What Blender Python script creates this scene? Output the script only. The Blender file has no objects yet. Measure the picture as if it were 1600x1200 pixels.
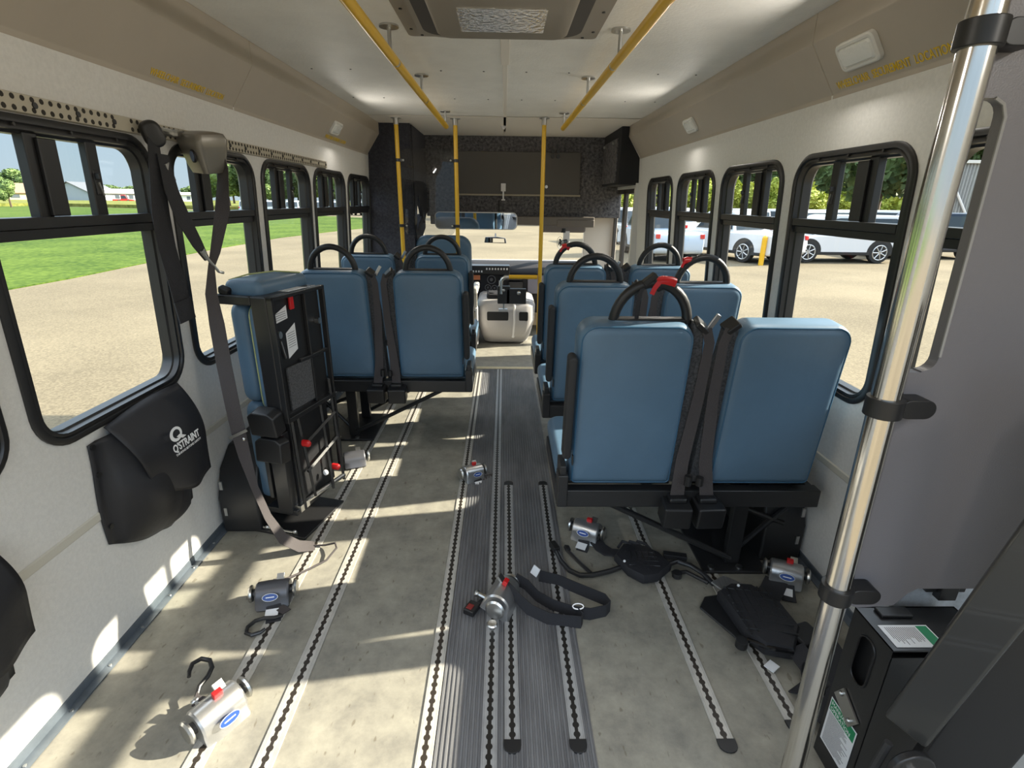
import bpy, math, random
import numpy as np
from mathutils import Vector, Matrix, Euler
random.seed(7)
PI = math.pi
S = bpy.context.scene
COL = S.collection

# ------------------------------------------------------------------ camera, world, sun, exposure
F_PX, VPX, VPY, ROLL, HC = 800.0, 788.0, 314.0, math.radians(0.7), 1.30
fw = Vector(((VPX-800)/F_PX, (VPY-600)/F_PX, 1.0)).normalized()
rt = Vector((math.cos(ROLL), math.sin(ROLL), 0.0)); rt = (rt - fw*rt.dot(fw)).normalized()
up = rt.cross(fw)
if up.y > 0: up = -up
cam_d = bpy.data.cameras.new('camera')
cam_d.sensor_width = 36.0; cam_d.lens = F_PX/1600*36.0
cam_d.clip_start = 0.02; cam_d.clip_end = 2000
cam = bpy.data.objects.new('camera', cam_d); COL.objects.link(cam)
m = Matrix.Identity(4)
m[0][0:3] = (rt.x, -rt.y, -rt.z); m[1][0:3] = (fw.x, -fw.y, -fw.z); m[2][0:3] = (up.x, -up.y, -up.z)
m.translation = Vector((0, 0, HC)); cam.matrix_world = m
S.camera = cam

w = bpy.data.worlds.new('sky'); S.world = w; w.use_nodes = True
nt = w.node_tree; nt.nodes.clear()
tc = nt.nodes.new('ShaderNodeTexCoord'); sp = nt.nodes.new('ShaderNodeSeparateXYZ')
ramp = nt.nodes.new('ShaderNodeValToRGB'); bg = nt.nodes.new('ShaderNodeBackground'); ow = nt.nodes.new('ShaderNodeOutputWorld')
nt.links.new(tc.outputs['Generated'], sp.inputs[0]); nt.links.new(sp.outputs['Z'], ramp.inputs[0])
ramp.color_ramp.elements[0].position = 0.0; ramp.color_ramp.elements[0].color = (0.66, 0.80, 0.90, 1)
ramp.color_ramp.elements[1].position = 0.75; ramp.color_ramp.elements[1].color = (0.78, 0.84, 0.94, 1)
e = ramp.color_ramp.elements.new(0.16); e.color = (0.56, 0.76, 0.95, 1)
nt.links.new(ramp.outputs[0], bg.inputs['Color']); nt.links.new(bg.outputs[0], ow.inputs[0])
mr = nt.nodes.new('ShaderNodeMapRange'); mr.interpolation_type = 'SMOOTHSTEP'   # upper sky strengthened beyond the view to fill the interior
mr.inputs['From Min'].default_value = 0.16; mr.inputs['From Max'].default_value = 0.42
mr.inputs['To Min'].default_value = 0.46; mr.inputs['To Max'].default_value = 1.9
nt.links.new(sp.outputs['Z'], mr.inputs['Value']); nt.links.new(mr.outputs[0], bg.inputs['Strength'])

SUN_TO = Vector((1.0, 0.158, 0.578)).normalized()          # direction towards the sun
sun_d = bpy.data.lights.new('sun', 'SUN'); sun_d.energy = 9.5; sun_d.angle = math.radians(0.6); sun_d.color = (1.0, 0.90, 0.74)
sun = bpy.data.objects.new('sun', sun_d); COL.objects.link(sun)
sun.rotation_euler = SUN_TO.to_track_quat('Z', 'Y').to_euler(); sun.location = (8, 2, 6)

vs = S.view_settings
vs.view_transform = 'Standard'; vs.look = 'None'; vs.gamma = 1.0; vs.use_curve_mapping = False
vs.exposure = 0.98
S.cycles.diffuse_bounces = 8; S.cycles.max_bounces = 16; S.cycles.transparent_max_bounces = 24
S.cycles.sample_clamp_indirect = 6.0

# ------------------------------------------------------------------ materials
MATS = {}
def srgb(r, g, b):
    return tuple(((c/255)/12.92 if c/255 <= 0.04045 else ((c/255+0.055)/1.055)**2.4) for c in (r, g, b))
def mat(name, col, rough=0.5, metal=0.0, var=0.0, vscale=8.0, bump=0.0, bscale=120.0, spec=0.5, vcol=None, aniso=None, coat=0.0):
    if name in MATS: return MATS[name]
    M = bpy.data.materials.new(name); M.use_nodes = True; n = M.node_tree; b = n.nodes['Principled BSDF']
    b.inputs['Base Color'].default_value = (*col, 1); b.inputs['Roughness'].default_value = rough
    b.inputs['Metallic'].default_value = metal; b.inputs['Specular IOR Level'].default_value = spec
    b.inputs['Coat Weight'].default_value = coat
    t = n.nodes.new('ShaderNodeTexCoord')
    if var or vcol:
        no = n.nodes.new('ShaderNodeTexNoise'); no.inputs['Scale'].default_value = vscale; no.inputs['Detail'].default_value = 6
        no.inputs['Roughness'].default_value = 0.65
        if aniso:
            mp = n.nodes.new('ShaderNodeMapping'); mp.inputs['Scale'].default_value = aniso
            n.links.new(t.outputs['Object'], mp.inputs[0]); n.links.new(mp.outputs[0], no.inputs['Vector'])
        else: n.links.new(t.outputs['Object'], no.inputs['Vector'])
        r = n.nodes.new('ShaderNodeValToRGB'); n.links.new(no.outputs['Fac'], r.inputs[0])
        r.color_ramp.elements[0].position = 0.35; r.color_ramp.elements[1].position = 0.65
        c2 = vcol if vcol else tuple(min(1, c*(1+var)) for c in col)
        c1 = col if vcol else tuple(c*(1-var) for c in col)
        r.color_ramp.elements[0].color = (*c1, 1); r.color_ramp.elements[1].color = (*c2, 1)
        n.links.new(r.outputs[0], b.inputs['Base Color'])
    if bump:
        nb = n.nodes.new('ShaderNodeTexNoise'); nb.inputs['Scale'].default_value = bscale; nb.inputs['Detail'].default_value = 3
        n.links.new(t.outputs['Object'], nb.inputs['Vector'])
        bp = n.nodes.new('ShaderNodeBump'); bp.inputs['Strength'].default_value = bump; bp.inputs['Distance'].default_value = 0.003
        n.links.new(nb.outputs['Fac'], bp.inputs['Height']); n.links.new(bp.outputs[0], b.inputs['Normal'])
    MATS[name] = M
    return M
def glassmat(name, tint=(0.93, 0.96, 0.95), gl=0.06):
    M = bpy.data.materials.new(name); M.use_nodes = True; n = M.node_tree; n.nodes.clear()
    o = n.nodes.new('ShaderNodeOutputMaterial'); tr = n.nodes.new('ShaderNodeBsdfTransparent'); g = n.nodes.new('ShaderNodeBsdfGlossy')
    mx = n.nodes.new('ShaderNodeMixShader'); tr.inputs[0].default_value = (*tint, 1); g.inputs['Roughness'].default_value = 0.02
    ge = n.nodes.new('ShaderNodeNewGeometry'); dt = n.nodes.new('ShaderNodeVectorMath'); dt.operation = 'DOT_PRODUCT'
    n.links.new(ge.outputs['Normal'], dt.inputs[0]); n.links.new(ge.outputs['Incoming'], dt.inputs[1])
    def mm(op, a_, b_):
        k = n.nodes.new('ShaderNodeMath'); k.operation = op
        for i, v in enumerate((a_, b_)):
            if isinstance(v, (int, float)): k.inputs[i].default_value = v
            else: n.links.new(v, k.inputs[i])
        return k.outputs[0]
    ab = mm('ABSOLUTE', dt.outputs['Value'], 0.0); gz = mm('POWER', mm('SUBTRACT', 1.0, ab), 5.0)
    n.links.new(mm('ADD', mm('MULTIPLY', gz, 0.45), 0.03), mx.inputs[0])
    n.links.new(tr.outputs[0], mx.inputs[1]); n.links.new(g.outputs[0], mx.inputs[2]); n.links.new(mx.outputs[0], o.inputs[0])
    MATS[name] = M; return M

BLACK = mat('black plastic', (0.012, 0.012, 0.013), 0.42)
BLKM = mat('black painted metal', (0.017, 0.017, 0.018), 0.32, 0.0, bump=0.05, bscale=300)
RUBBER = mat('black rubber', (0.018, 0.018, 0.019), 0.65)
WINF = mat('window frame black', (0.016, 0.016, 0.017), 0.38)
CHROME = mat('polished stainless', (0.72, 0.70, 0.66), 0.17, 1.0, var=0.06, vscale=60, aniso=(1, 1, 0.05))
STEEL = mat('zinc steel', (0.55, 0.55, 0.54), 0.3, 1.0)
SILVER = mat('silver cast housing', (0.50, 0.50, 0.50), 0.3, 0.85, bump=0.08, bscale=200)
WEB = mat('grey webbing', (0.052, 0.044, 0.044), 0.75, bump=0.6, bscale=500)
WEBB = mat('black webbing', (0.02, 0.02, 0.024), 0.75, bump=0.6, bscale=500)
WALL = mat('wall panel grey', srgb(216, 214, 210), 0.5, var=0.05, vscale=90, bump=0.12, bscale=260)
WALLLO = mat('lower wall panel', srgb(186, 188, 192), 0.5, var=0.04, vscale=60, bump=0.1, bscale=260)
CEIL = mat('ceiling texture', srgb(240, 237, 230), 0.6, var=0.04, vscale=5, bump=0.55, bscale=95)
CEIL2 = mat('ceiling smooth', srgb(238, 230, 218), 0.5)
COVE = mat('cove panel taupe', srgb(174, 164, 150), 0.42, var=0.03, vscale=4)
TRIMG = mat('wall joint strip', srgb(196, 192, 180), 0.5)
VINYL = mat('blue vinyl upholstery', srgb(84, 110, 132), 0.42, var=0.06, vscale=5, bump=0.10, bscale=60)
PIPE = mat('blue piping', srgb(52, 92, 120), 0.4)
PIPEY = mat('pale piping', srgb(170, 175, 120), 0.5)
CARPET = mat('dark carpet panel', (0.035, 0.035, 0.038), 0.95, vcol=(0.11, 0.11, 0.115), vscale=140, bump=0.5, bscale=200)
FUZZ = mat('dark fabric headliner', (0.022, 0.022, 0.030), 0.95, vcol=(0.050, 0.050, 0.060), vscale=60, bump=0.4, bscale=150)
FUZZL = mat('mottled fabric headliner', (0.035, 0.033, 0.038), 0.95, vcol=(0.17, 0.16, 0.16), vscale=40, bump=0.4, bscale=150)
YEL = mat('yellow powder coat', srgb(214, 170, 40), 0.35, bump=0.03, bscale=300)
YEL2 = mat('bright yellow', srgb(222, 170, 30), 0.4)
RED = mat('red plastic', srgb(190, 28, 30), 0.35)
BLUELOGO = mat('blue badge', srgb(40, 72, 140), 0.3)
PAPER = mat('white label', srgb(225, 226, 228), 0.5)
INK = mat('grey print', srgb(90, 90, 95), 0.6)
WHITEINK = mat('white print', srgb(235, 235, 235), 0.6)
GREEN = mat('green label band', srgb(24, 130, 84), 0.5)
NYLON = mat('black nylon', (0.014, 0.014, 0.017), 0.55, bump=0.25, bscale=40)
ALU = mat('brushed aluminium', (0.50, 0.50, 0.50), 0.38, 0.9, var=0.15, vscale=30, aniso=(6, 0.3, 1))
ALUD = mat('weathered aluminium plate', (0.62, 0.66, 0.70), 0.45, 0.5, var=0.2, vscale=30)
LENS = mat('light lens', (0.75, 0.75, 0.72), 0.2, bump=0.7, bscale=90)
LIGHTW = mat('white lamp housing', srgb(215, 213, 208), 0.4)
PANELG = mat('grey laminate panel', srgb(112, 109, 112), 0.38, bump=0.15, bscale=400)
MIRROR = mat('mirror glass', (0.85, 0.88, 0.9), 0.02, 1.0)
DASHM = mat('dash charcoal', (0.03, 0.03, 0.034), 0.85, spec=0.15)
CONS = mat('console grey', srgb(176, 172, 170), 0.5)
WHITEP = mat('white painted metal', srgb(225, 222, 220), 0.35)
TEXTY = mat('yellow lettering', srgb(226, 188, 34), 0.5)
BULKP = mat('bulkhead panel', srgb(76, 71, 64), 0.45)
TIRE = mat('tire', (0.012, 0.012, 0.012), 0.8)
CARW = mat('white car paint', (0.60, 0.61, 0.63), 0.2, coat=0.5)
CARN = mat('navy car paint', (0.012, 0.02, 0.04), 0.15, coat=0.6)
CARB = mat('pale blue car paint', (0.42, 0.50, 0.60), 0.2, coat=0.5)
CARG = mat('car glass', (0.03, 0.04, 0.05), 0.05, spec=0.8)
GLASS = glassmat('window glass')
SHIELD = glassmat('clear shield', (0.80, 0.81, 0.82))

# floor vinyl
def floor_material():
    M = bpy.data.materials.new('worn vinyl floor'); M.use_nodes = True; n = M.node_tree; b = n.nodes['Principled BSDF']
    t = n.nodes.new('ShaderNodeTexCoord')
    n1 = n.nodes.new('ShaderNodeTexNoise'); n1.inputs['Scale'].default_value = 9; n1.inputs['Detail'].default_value = 10; n1.inputs['Roughness'].default_value = 0.72
    r1 = n.nodes.new('ShaderNodeValToRGB')
    r1.color_ramp.elements[0].position = 0.33; r1.color_ramp.elements[0].color = (*srgb(116, 113, 105), 1)
    r1.color_ramp.elements[1].position = 0.66; r1.color_ramp.elements[1].color = (*srgb(150, 146, 133), 1)
    mp = n.nodes.new('ShaderNodeMapping'); mp.inputs['Scale'].default_value = (60, 24, 1)
    n2 = n.nodes.new('ShaderNodeTexNoise'); n2.inputs['Scale'].default_value = 1.0; n2.inputs['Detail'].default_value = 2
    r2 = n.nodes.new('ShaderNodeValToRGB'); r2.color_ramp.elements[0].position = 0.66; r2.color_ramp.elements[0].color = (0, 0, 0, 1)
    r2.color_ramp.elements[1].position = 0.72; r2.color_ramp.elements[1].color = (0.55, 0.55, 0.55, 1)
    mx = n.nodes.new('ShaderNodeMix'); mx.data_type = 'RGBA'
    n.links.new(t.outputs['Object'], n1.inputs['Vector']); n.links.new(n1.outputs['Fac'], r1.inputs[0])
    n.links.new(t.outputs['Object'], mp.inputs[0]); n.links.new(mp.outputs[0], n2.inputs['Vector']); n.links.new(n2.outputs['Fac'], r2.inputs[0])
    n.links.new(r2.outputs[0], mx.inputs[0]); n.links.new(r1.outputs[0], mx.inputs[6]); mx.inputs[7].default_value = (*srgb(88, 78, 62), 1)
    n.links.new(mx.outputs[2], b.inputs['Base Color']); b.inputs['Roughness'].default_value = 0.5
    bp = n.nodes.new('ShaderNodeBump'); bp.inputs['Strength'].default_value = 0.15; bp.inputs['Distance'].default_value = 0.002
    n.links.new(n1.outputs['Fac'], bp.inputs['Height']); n.links.new(bp.outputs[0], b.inputs['Normal'])
    return M
FLOORM = floor_material()
def track_material(name, base, dark, pitch=0.0254):
    """aluminium seat track: a slot with round holes every inch; local x across, y along"""
    M = bpy.data.materials.new(name); M.use_nodes = True; n = M.node_tree; b = n.nodes['Principled BSDF']
    t = n.nodes.new('ShaderNodeTexCoord'); s = n.nodes.new('ShaderNodeSeparateXYZ'); n.links.new(t.outputs['Object'], s.inputs[0])
    def mth(op, a, bb=None):
        k = n.nodes.new('ShaderNodeMath'); k.operation = op
        for i, v in enumerate((a, bb)):
            if v is None: continue
            if isinstance(v, (int, float)): k.inputs[i].default_value = v
            else: n.links.new(v, k.inputs[i])
        return k.outputs[0]
    X, Y = s.outputs['X'], s.outputs['Y']
    ax = mth('ABSOLUTE', X)
    fy = mth('SUBTRACT', mth('FRACT', mth('DIVIDE', Y, pitch)), 0.5); fy = mth('MULTIPLY', fy, pitch)
    d = mth('SQRT', mth('ADD', mth('MULTIPLY', X, X), mth('MULTIPLY', fy, fy)))
    hole = mth('LESS_THAN', d, 0.0088); slot = mth('LESS_THAN', ax, 0.0045)
    fac = mth('MAXIMUM', hole, slot)
    gr = mth('LESS_THAN', mth('FRACT', mth('MULTIPLY', ax, 260)), 0.3)
    edge = mth('MULTIPLY', gr, mth('GREATER_THAN', ax, 0.013)); 
    n1 = n.nodes.new('ShaderNodeTexNoise'); n1.inputs['Scale'].default_value = 40; n.links.new(t.outputs['Object'], n1.inputs['Vector'])
    r = n.nodes.new('ShaderNodeValToRGB'); r.color_ramp.elements[0].color = (*[c*0.75 for c in base], 1); r.color_ramp.elements[1].color = (*[min(1, c*1.25) for c in base], 1)
    n.links.new(n1.outputs['Fac'], r.inputs[0])
    m1 = n.nodes.new('ShaderNodeMix'); m1.data_type = 'RGBA'; n.links.new(mth('MULTIPLY', edge, 0.55), m1.inputs[0]); n.links.new(r.outputs[0], m1.inputs[6]); m1.inputs[7].default_value = (*[c*0.3 for c in base], 1)
    m2 = n.nodes.new('ShaderNodeMix'); m2.data_type = 'RGBA'; n.links.new(fac, m2.inputs[0]); n.links.new(m1.outputs[2], m2.inputs[6]); m2.inputs[7].default_value = (*dark, 1)
    n.links.new(m2.outputs[2], b.inputs['Base Color']); b.inputs['Metallic'].default_value = 0.25; b.inputs['Roughness'].default_value = 0.42
    return M
TRACK = track_material('seat track aluminium', (0.50, 0.48, 0.44), (0.035, 0.028, 0.022))
TRACKL = track_material('aisle track aluminium', (0.36, 0.36, 0.36), (0.02, 0.018, 0.016))

# ------------------------------------------------------------------ mesh builder
def tag(o, label=None, cat=None, group=None, kind=None):
    if label: o['label'] = label
    if cat: o['category'] = cat
    if group: o['group'] = group
    if kind: o['kind'] = kind
    return o
def thing(name, label, cat, loc=(0, 0, 0), rz=0.0, group=None, rot=None):
    o = bpy.data.objects.new(name, None); COL.objects.link(o); o.empty_display_size = 0.05
    o.location = loc; o.rotation_euler = rot if rot else (0, 0, rz)
    return tag(o, label, cat, group)
def root_matrix(o):
    M = Matrix.Identity(4)
    while o is not None:
        M = (Matrix.Translation(o.location) @ o.rotation_euler.to_matrix().to_4x4()) @ M
        o = o.parent
    return M
def rrect(w_, h_, r, n=6, cx=0, cy=0, rb=None):
    r0 = max(1e-4, min(r, w_/2-1e-4, h_/2-1e-4)); P = []
    for k, (sx, sy) in enumerate(((1, 1), (-1, 1), (-1, -1), (1, -1))):
        r = r0 if (k < 2 or rb is None) else min(rb, r0)
        for i in range(n+1):
            a = PI/2*k + PI/2*i/n
            P.append((cx+sx*(w_/2-r)+r*math.cos(a), cy+sy*(h_/2-r)+r*math.sin(a)))
    return P
class MB:
    def __init__(s): s.v = []; s.f = []
    def add(s, vs_, fs, M=None):
        o = len(s.v)
        s.v += [tuple(M @ Vector(p)) if M is not None else tuple(p) for p in vs_]
        s.f += [tuple(i+o for i in q) for q in fs]; return s
    def box(s, a, b, M=None):
        (x0, y0, z0), (x1, y1, z1) = a, b
        return s.add([(x0,y0,z0),(x1,y0,z0),(x1,y1,z0),(x0,y1,z0),(x0,y0,z1),(x1,y0,z1),(x1,y1,z1),(x0,y1,z1)],
                     [(0,3,2,1),(4,5,6,7),(0,1,5,4),(1,2,6,5),(2,3,7,6),(3,0,4,7)], M)
    def cbox(s, c, d, rot=None, M=None):
        T = Matrix.Translation(c)
        if rot is not None: T = T @ Euler(rot).to_matrix().to_4x4()
        if M is not None: T = M @ T
        return s.box((-d[0]/2, -d[1]/2, -d[2]/2), (d[0]/2, d[1]/2, d[2]/2), T)
    def tube(s, pts, r, n=10, closed=False, M=None, flat=None):
        P = [Vector(p) for p in pts]; k = len(P); vs_ = []; fs = []
        rs = r if isinstance(r, (list, tuple)) else [r]*k
        prev = None
        for i in range(k):
            if closed: t = P[(i+1) % k]-P[i-1]
            else: t = P[min(i+1, k-1)]-P[max(i-1, 0)]
            t.normalize()
            if prev is None:
                a = Vector((0, 0, 1)) if abs(t.z) < 0.9 else Vector((1, 0, 0)); u = t.cross(a).normalized()
            else: u = (prev-t*prev.dot(t)).normalized()
            prev = u; v_ = t.cross(u)
            for j in range(n):
                a = 2*PI*j/n; vs_.append(P[i]+u*math.cos(a)*rs[i]+v_*math.sin(a)*rs[i]*(flat or 1))
        for i in range(k if closed else k-1):
            for j in range(n):
                A = i*n+j; B = i*n+(j+1) % n; i2 = (i+1) % k
                fs.append((A, B, i2*n+(j+1) % n, i2*n+j))
        if not closed: fs += [tuple(range(n-1, -1, -1)), tuple(range((k-1)*n, k*n))]
        return s.add(vs_, fs, M)
    def cyl(s, a, b, r, n=16, M=None, r2=None): return s.tube([a, b], [r, r2 if r2 is not None else r], n, M=M)
    def prism(s, poly, fn, d0, d1, M=None):
        """poly of (a,b); fn(a,b,d)->xyz"""
        k = len(poly); vs_ = [fn(a, b, d0) for a, b in poly]+[fn(a, b, d1) for a, b in poly]
        fs = [tuple(range(k-1, -1, -1)), tuple(range(k, 2*k))]+[(i, (i+1) % k, k+(i+1) % k, k+i) for i in range(k)]
        return s.add(vs_, fs, M)
    def layers(s, rings, M=None, cap=True):
        k = len(rings[0]); vs_ = [p for r in rings for p in r]; fs = []
        for i in range(len(rings)-1):
            for j in range(k): fs.append((i*k+j, i*k+(j+1) % k, (i+1)*k+(j+1) % k, (i+1)*k+j))
        if cap: fs += [tuple(range(k-1, -1, -1)), tuple(range((len(rings)-1)*k, len(rings)*k))]
        return s.add(vs_, fs, M)
    def pillow(s, w_, h_, t, r, bev, M=None, n=6, bulge=0.0, rb=None):
        """rounded slab centred at origin: width x, height z, thickness y"""
        R = []
        if bulge:
            for k in (0.35, 0.7): R.append([(x, -t/2-bulge*(1-k*k), z) for x, z in rrect((w_-2*bev)*k, (h_-2*bev)*k, r*k, n, 0, 0, None if rb is None else rb*k)])
        for a in (0, 22, 45, 67, 90):
            ins = bev*(1-math.sin(math.radians(a))); y = -t/2+bev*(1-math.cos(math.radians(a)))
            R.append([(x, y, z) for x, z in rrect(w_-2*ins, h_-2*ins, max(r-ins, 0.002), n, 0, 0, None if rb is None else max(rb-ins*0.5, 0.004))])
        for a in (90, 67, 45, 22, 0):
            ins = bev*(1-math.sin(math.radians(a))); y = t/2-bev*(1-math.cos(math.radians(a)))
            R.append([(x, y, z) for x, z in rrect(w_-2*ins, h_-2*ins, max(r-ins, 0.002), n, 0, 0, None if rb is None else max(rb-ins*0.5, 0.004))])
        if bulge:
            for k in (0.7, 0.35): R.append([(x, t/2+bulge*(1-k*k), z) for x, z in rrect((w_-2*bev)*k, (h_-2*bev)*k, r*k, n, 0, 0, None if rb is None else rb*k)])
        return s.layers(R, M)
    def ribbon(s, pts, wv, width, th=0.0016, M=None):
        """flat webbing along pts; wv = width direction (one vector or one per point)"""
        k = len(pts); vs_ = []; fs = []
        P = [Vector(p) for p in pts]
        for i in range(k):
            W = Vector(wv[i] if isinstance(wv[0], (tuple, list, Vector)) else wv).normalized()
            t = (P[min(i+1, k-1)]-P[max(i-1, 0)]).normalized(); W = (W-t*W.dot(t)).normalized(); N = t.cross(W)
            wd = width[i] if isinstance(width, (list, tuple)) else width
            for sx, sy in ((-1, -1), (1, -1), (1, 1), (-1, 1)): vs_.append(P[i]+W*sx*wd/2+N*sy*th/2)
        for i in range(k-1):
            for j in range(4): fs.append((i*4+j, i*4+(j+1) % 4, (i+1)*4+(j+1) % 4, (i+1)*4+j))
        fs += [(3, 2, 1, 0), tuple(range(4*k-4, 4*k))]
        return s.add(vs_, fs, M)
    def sphere(s, c, r, nu=12, nv=8, sc=(1, 1, 1), M=None):
        rings = []
        for i in range(1, nv):
            a = PI*i/nv; rings.append([(c[0]+r*sc[0]*math.sin(a)*math.cos(2*PI*j/nu), c[1]+r*sc[1]*math.sin(a)*math.sin(2*PI*j/nu), c[2]-r*sc[2]*math.cos(a)) for j in range(nu)])
        return s.layers(rings, M)
    def lathe(s, prof, M=None, n=20):
        return s.layers([[(r*math.cos(2*PI*j/n), r*math.sin(2*PI*j/n), z) for j in range(n)] for r, z in prof], M)
    def build(s, name, material, parent=None, world=False, bevel=0, smooth=True, seg=2, label=None, ang=0.6):
        me = bpy.data.meshes.new(name)
        vs_ = s.v
        if parent is not None and world:
            Mi = root_matrix(parent).inverted(); vs_ = [tuple(Mi @ Vector(p)) for p in vs_]
        me.from_pydata(vs_, [], s.f); me.materials.append(material); me.update()
        o = bpy.data.objects.new(name, me); COL.objects.link(o)
        if parent is not None: o.parent = parent
        import bmesh as _b
        bm = _b.new(); bm.from_mesh(me); _b.ops.recalc_face_normals(bm, faces=bm.faces); bm.to_mesh(me); bm.free()
        if smooth:
            me.polygons.foreach_set('use_smooth', [True]*len(me.polygons))
            if bevel == 0: me.set_sharp_from_angle(angle=ang)
        if bevel:
            md = o.modifiers.new('bevel', 'BEVEL'); md.width = bevel; md.segments = seg; md.limit_method = 'ANGLE'; md.angle_limit = 0.6; md.harden_normals = True
        if label: o['label'] = label
        return o
def single(name, mb, material, label, cat, group=None, **k):
    return tag(mb.build(name, material, **k), label, cat, group)
def struct(name, mb, material, parent=None, **k):
    o = mb.build(name, material, parent, **k)
    if parent is None: o['kind'] = 'structure'
    return o
def copy_tree(o, parent=None):
    c = o.copy(); COL.objects.link(c); c.parent = parent
    for ch in list(o.children): copy_tree(ch, c)
    return c
def frame(o, u, v):
    """matrix with local x=u, y=v, z=u x v at o"""
    u = Vector(u).normalized(); v = Vector(v); v = (v-u*v.dot(u)).normalized(); n_ = u.cross(v)
    M = Matrix.Identity(4)
    for i in range(3): M[i][0] = u[i]; M[i][1] = v[i]; M[i][2] = n_[i]
    M.translation = Vector(o); return M
def text(name, body, M, size, material, parent=None, sx=1.0, depth=0.0006, align='LEFT', bold=0.0, shear=0.0):
    cu = bpy.data.curves.new('t', 'FONT'); cu.body = body; cu.size = size; cu.extrude = depth/2; cu.align_x = align; cu.offset = bold; cu.shear = shear
    cu.resolution_u = 3
    o = bpy.data.objects.new('t', cu); COL.objects.link(o); bpy.context.view_layer.update()
    dg = bpy.context.evaluated_depsgraph_get(); me = bpy.data.meshes.new_from_object(o.evaluated_get(dg))
    bpy.data.objects.remove(o)
    T = M @ Matrix.Diagonal((sx, 1, 1, 1))
    if parent is not None: T = root_matrix(parent).inverted() @ T
    me.transform(T); me.materials.clear(); me.materials.append(material); me.name = name
    r = bpy.data.objects.new(name, me); COL.objects.link(r)
    if parent is not None: r.parent = parent
    return r

# ================================================================== SHELL
X0, LEAN, ZC = 1.165, 0.05, 1.87
def WP(side, y, z, off=0.0): return (side*(X0-LEAN*z-off), y, z)
YB, YF = -0.35, 4.46
WZ0, WZ1, WW, WP_ = 0.69, 1.47, 0.615, 0.68
LW = [0.455, 1.13, 1.81, 2.49, 3.16, 3.84]                     # near edge of each left window
RW = [0.790, 1.448, 2.135, 2.83, 3.54]                          # near edge of each right window
def wall(side, wins, y0, y1, z1=1.64, z0=0.0):
    mb = MB(); sgn = side
    def quad(pts): mb.add([WP(sgn, y, z) for y, z in pts], [(0, 1, 2, 3)])
    def rect(a, b, c, d):
        if b-a > 1e-5 and d-c > 1e-5: quad([(a, c), (b, c), (b, d), (a, d)])
    rect(y0, y1, z0, WZ0-0.02); rect(y0, y1, WZ1+0.02, z1)
    cur = y0
    for wy in wins:
        a, b, c, d = wy-0.02, wy+WW+0.02, WZ0-0.02, WZ1+0.02
        rect(cur, a, c, d); cur = b
        n = 6; P = rrect(WW-0.02, WZ1-WZ0-0.02, 0.10, n, wy+WW/2, (WZ0+WZ1)/2)
        C = [(b, d), (a, d), (a, c), (b, c)]; V = [WP(sgn, *p) for p in P]+[WP(sgn, *q) for q in C]; fs = []; N = len(P)
        for k in range(4):
            s0 = k*(n+1)
            for i in range(n): fs.append((s0+i, s0+i+1, N+k))
            e0 = s0+n; e1 = (s0+n+1) % N
            fs.append((e0, e1, N+(k+1) % 4, N+k))
        mb.add(V, fs)
    rect(cur, y1, WZ0-0.02, WZ1+0.02)
    return mb
def solid(o, t, off=-1):
    md = o.modifiers.new('solid', 'SOLIDIFY'); md.thickness = t; md.offset = off; return o
wl = wall(-1, LW, YB, YF).build('wall_left', WALL, smooth=False); wl['kind'] = 'structure'
wr = wall(1, RW, YB, YF).build('wall_right', WALL, smooth=False); wr['kind'] = 'structure'
for o_, sg in ((wl, -1), (wr, 1)):
    # thickness outward
    import bmesh as _b
    bm = _b.new(); bm.from_mesh(o_.data)
    for f in bm.faces:
        f.normal_update()
        if f.normal.x*sg > 0: f.normal_flip()
    bm.to_mesh(o_.data); bm.free()
    md = o_.modifiers.new('solid', 'SOLIDIFY'); md.thickness = 0.045; md.offset = -1
# lower wall joint strips
for sg, nm in ((-1, 'trim_1'), (1, 'trim_2')):
    mb = MB()
    ys = (YB, 4.40)
    pts = [WP(sg, y, z, o) for y in ys for z, o in ((0.43, 0.0005), (0.4345, 0.004), (0.4555, 0.004), (0.46, 0.0005))]
    mb.add(pts, [(0,1,2,3)[::-1], (4,5,6,7), (0,1,5,4), (1,2,6,5), (2,3,7,6), (3,0,4,7)])
    struct(nm, mb, TRIMG)
# baseboard strips
SCREW = mat('screw dark', (0.05, 0.05, 0.05), 0.4, 0.6)
for sg, nm in ((-1, 'baseboard_left'), (1, 'baseboard_right')):
    mb = MB()
    prof = [(X0-0.001, 0.001), (X0-0.03, 0.001), (X0-0.03, 0.0045), (X0-0.007, 0.006), (X0-0.005, 0.028), (X0-0.001, 0.030)]
    mb.prism(prof, lambda a, b, d: (sg*a, d, b), YB, 4.42)
    bb = struct(nm, mb, mat('baseboard strip', srgb(92, 100, 108), 0.35, 0.3, var=0.15, vscale=12))
    mb = MB()
    for k in range(30): mb.cyl((sg*(X0-0.019), 0.30+0.142*k, 0.005), (sg*(X0-0.019), 0.30+0.142*k, 0.0075), 0.0045, 8)
    mb.build('screws', STEEL, bb)
# floor
mb = MB(); mb.box((-1.165, YB, -0.04), (1.165, 4.06, 0.0)); mb.box((-1.165, 4.06, -0.04), (0.62, 5.6, -0.001)); mb.box((0.62, 4.06, -0.04), (1.165, 4.46, -0.001))
struct('floor', mb, FLOORM, smooth=False)
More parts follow.
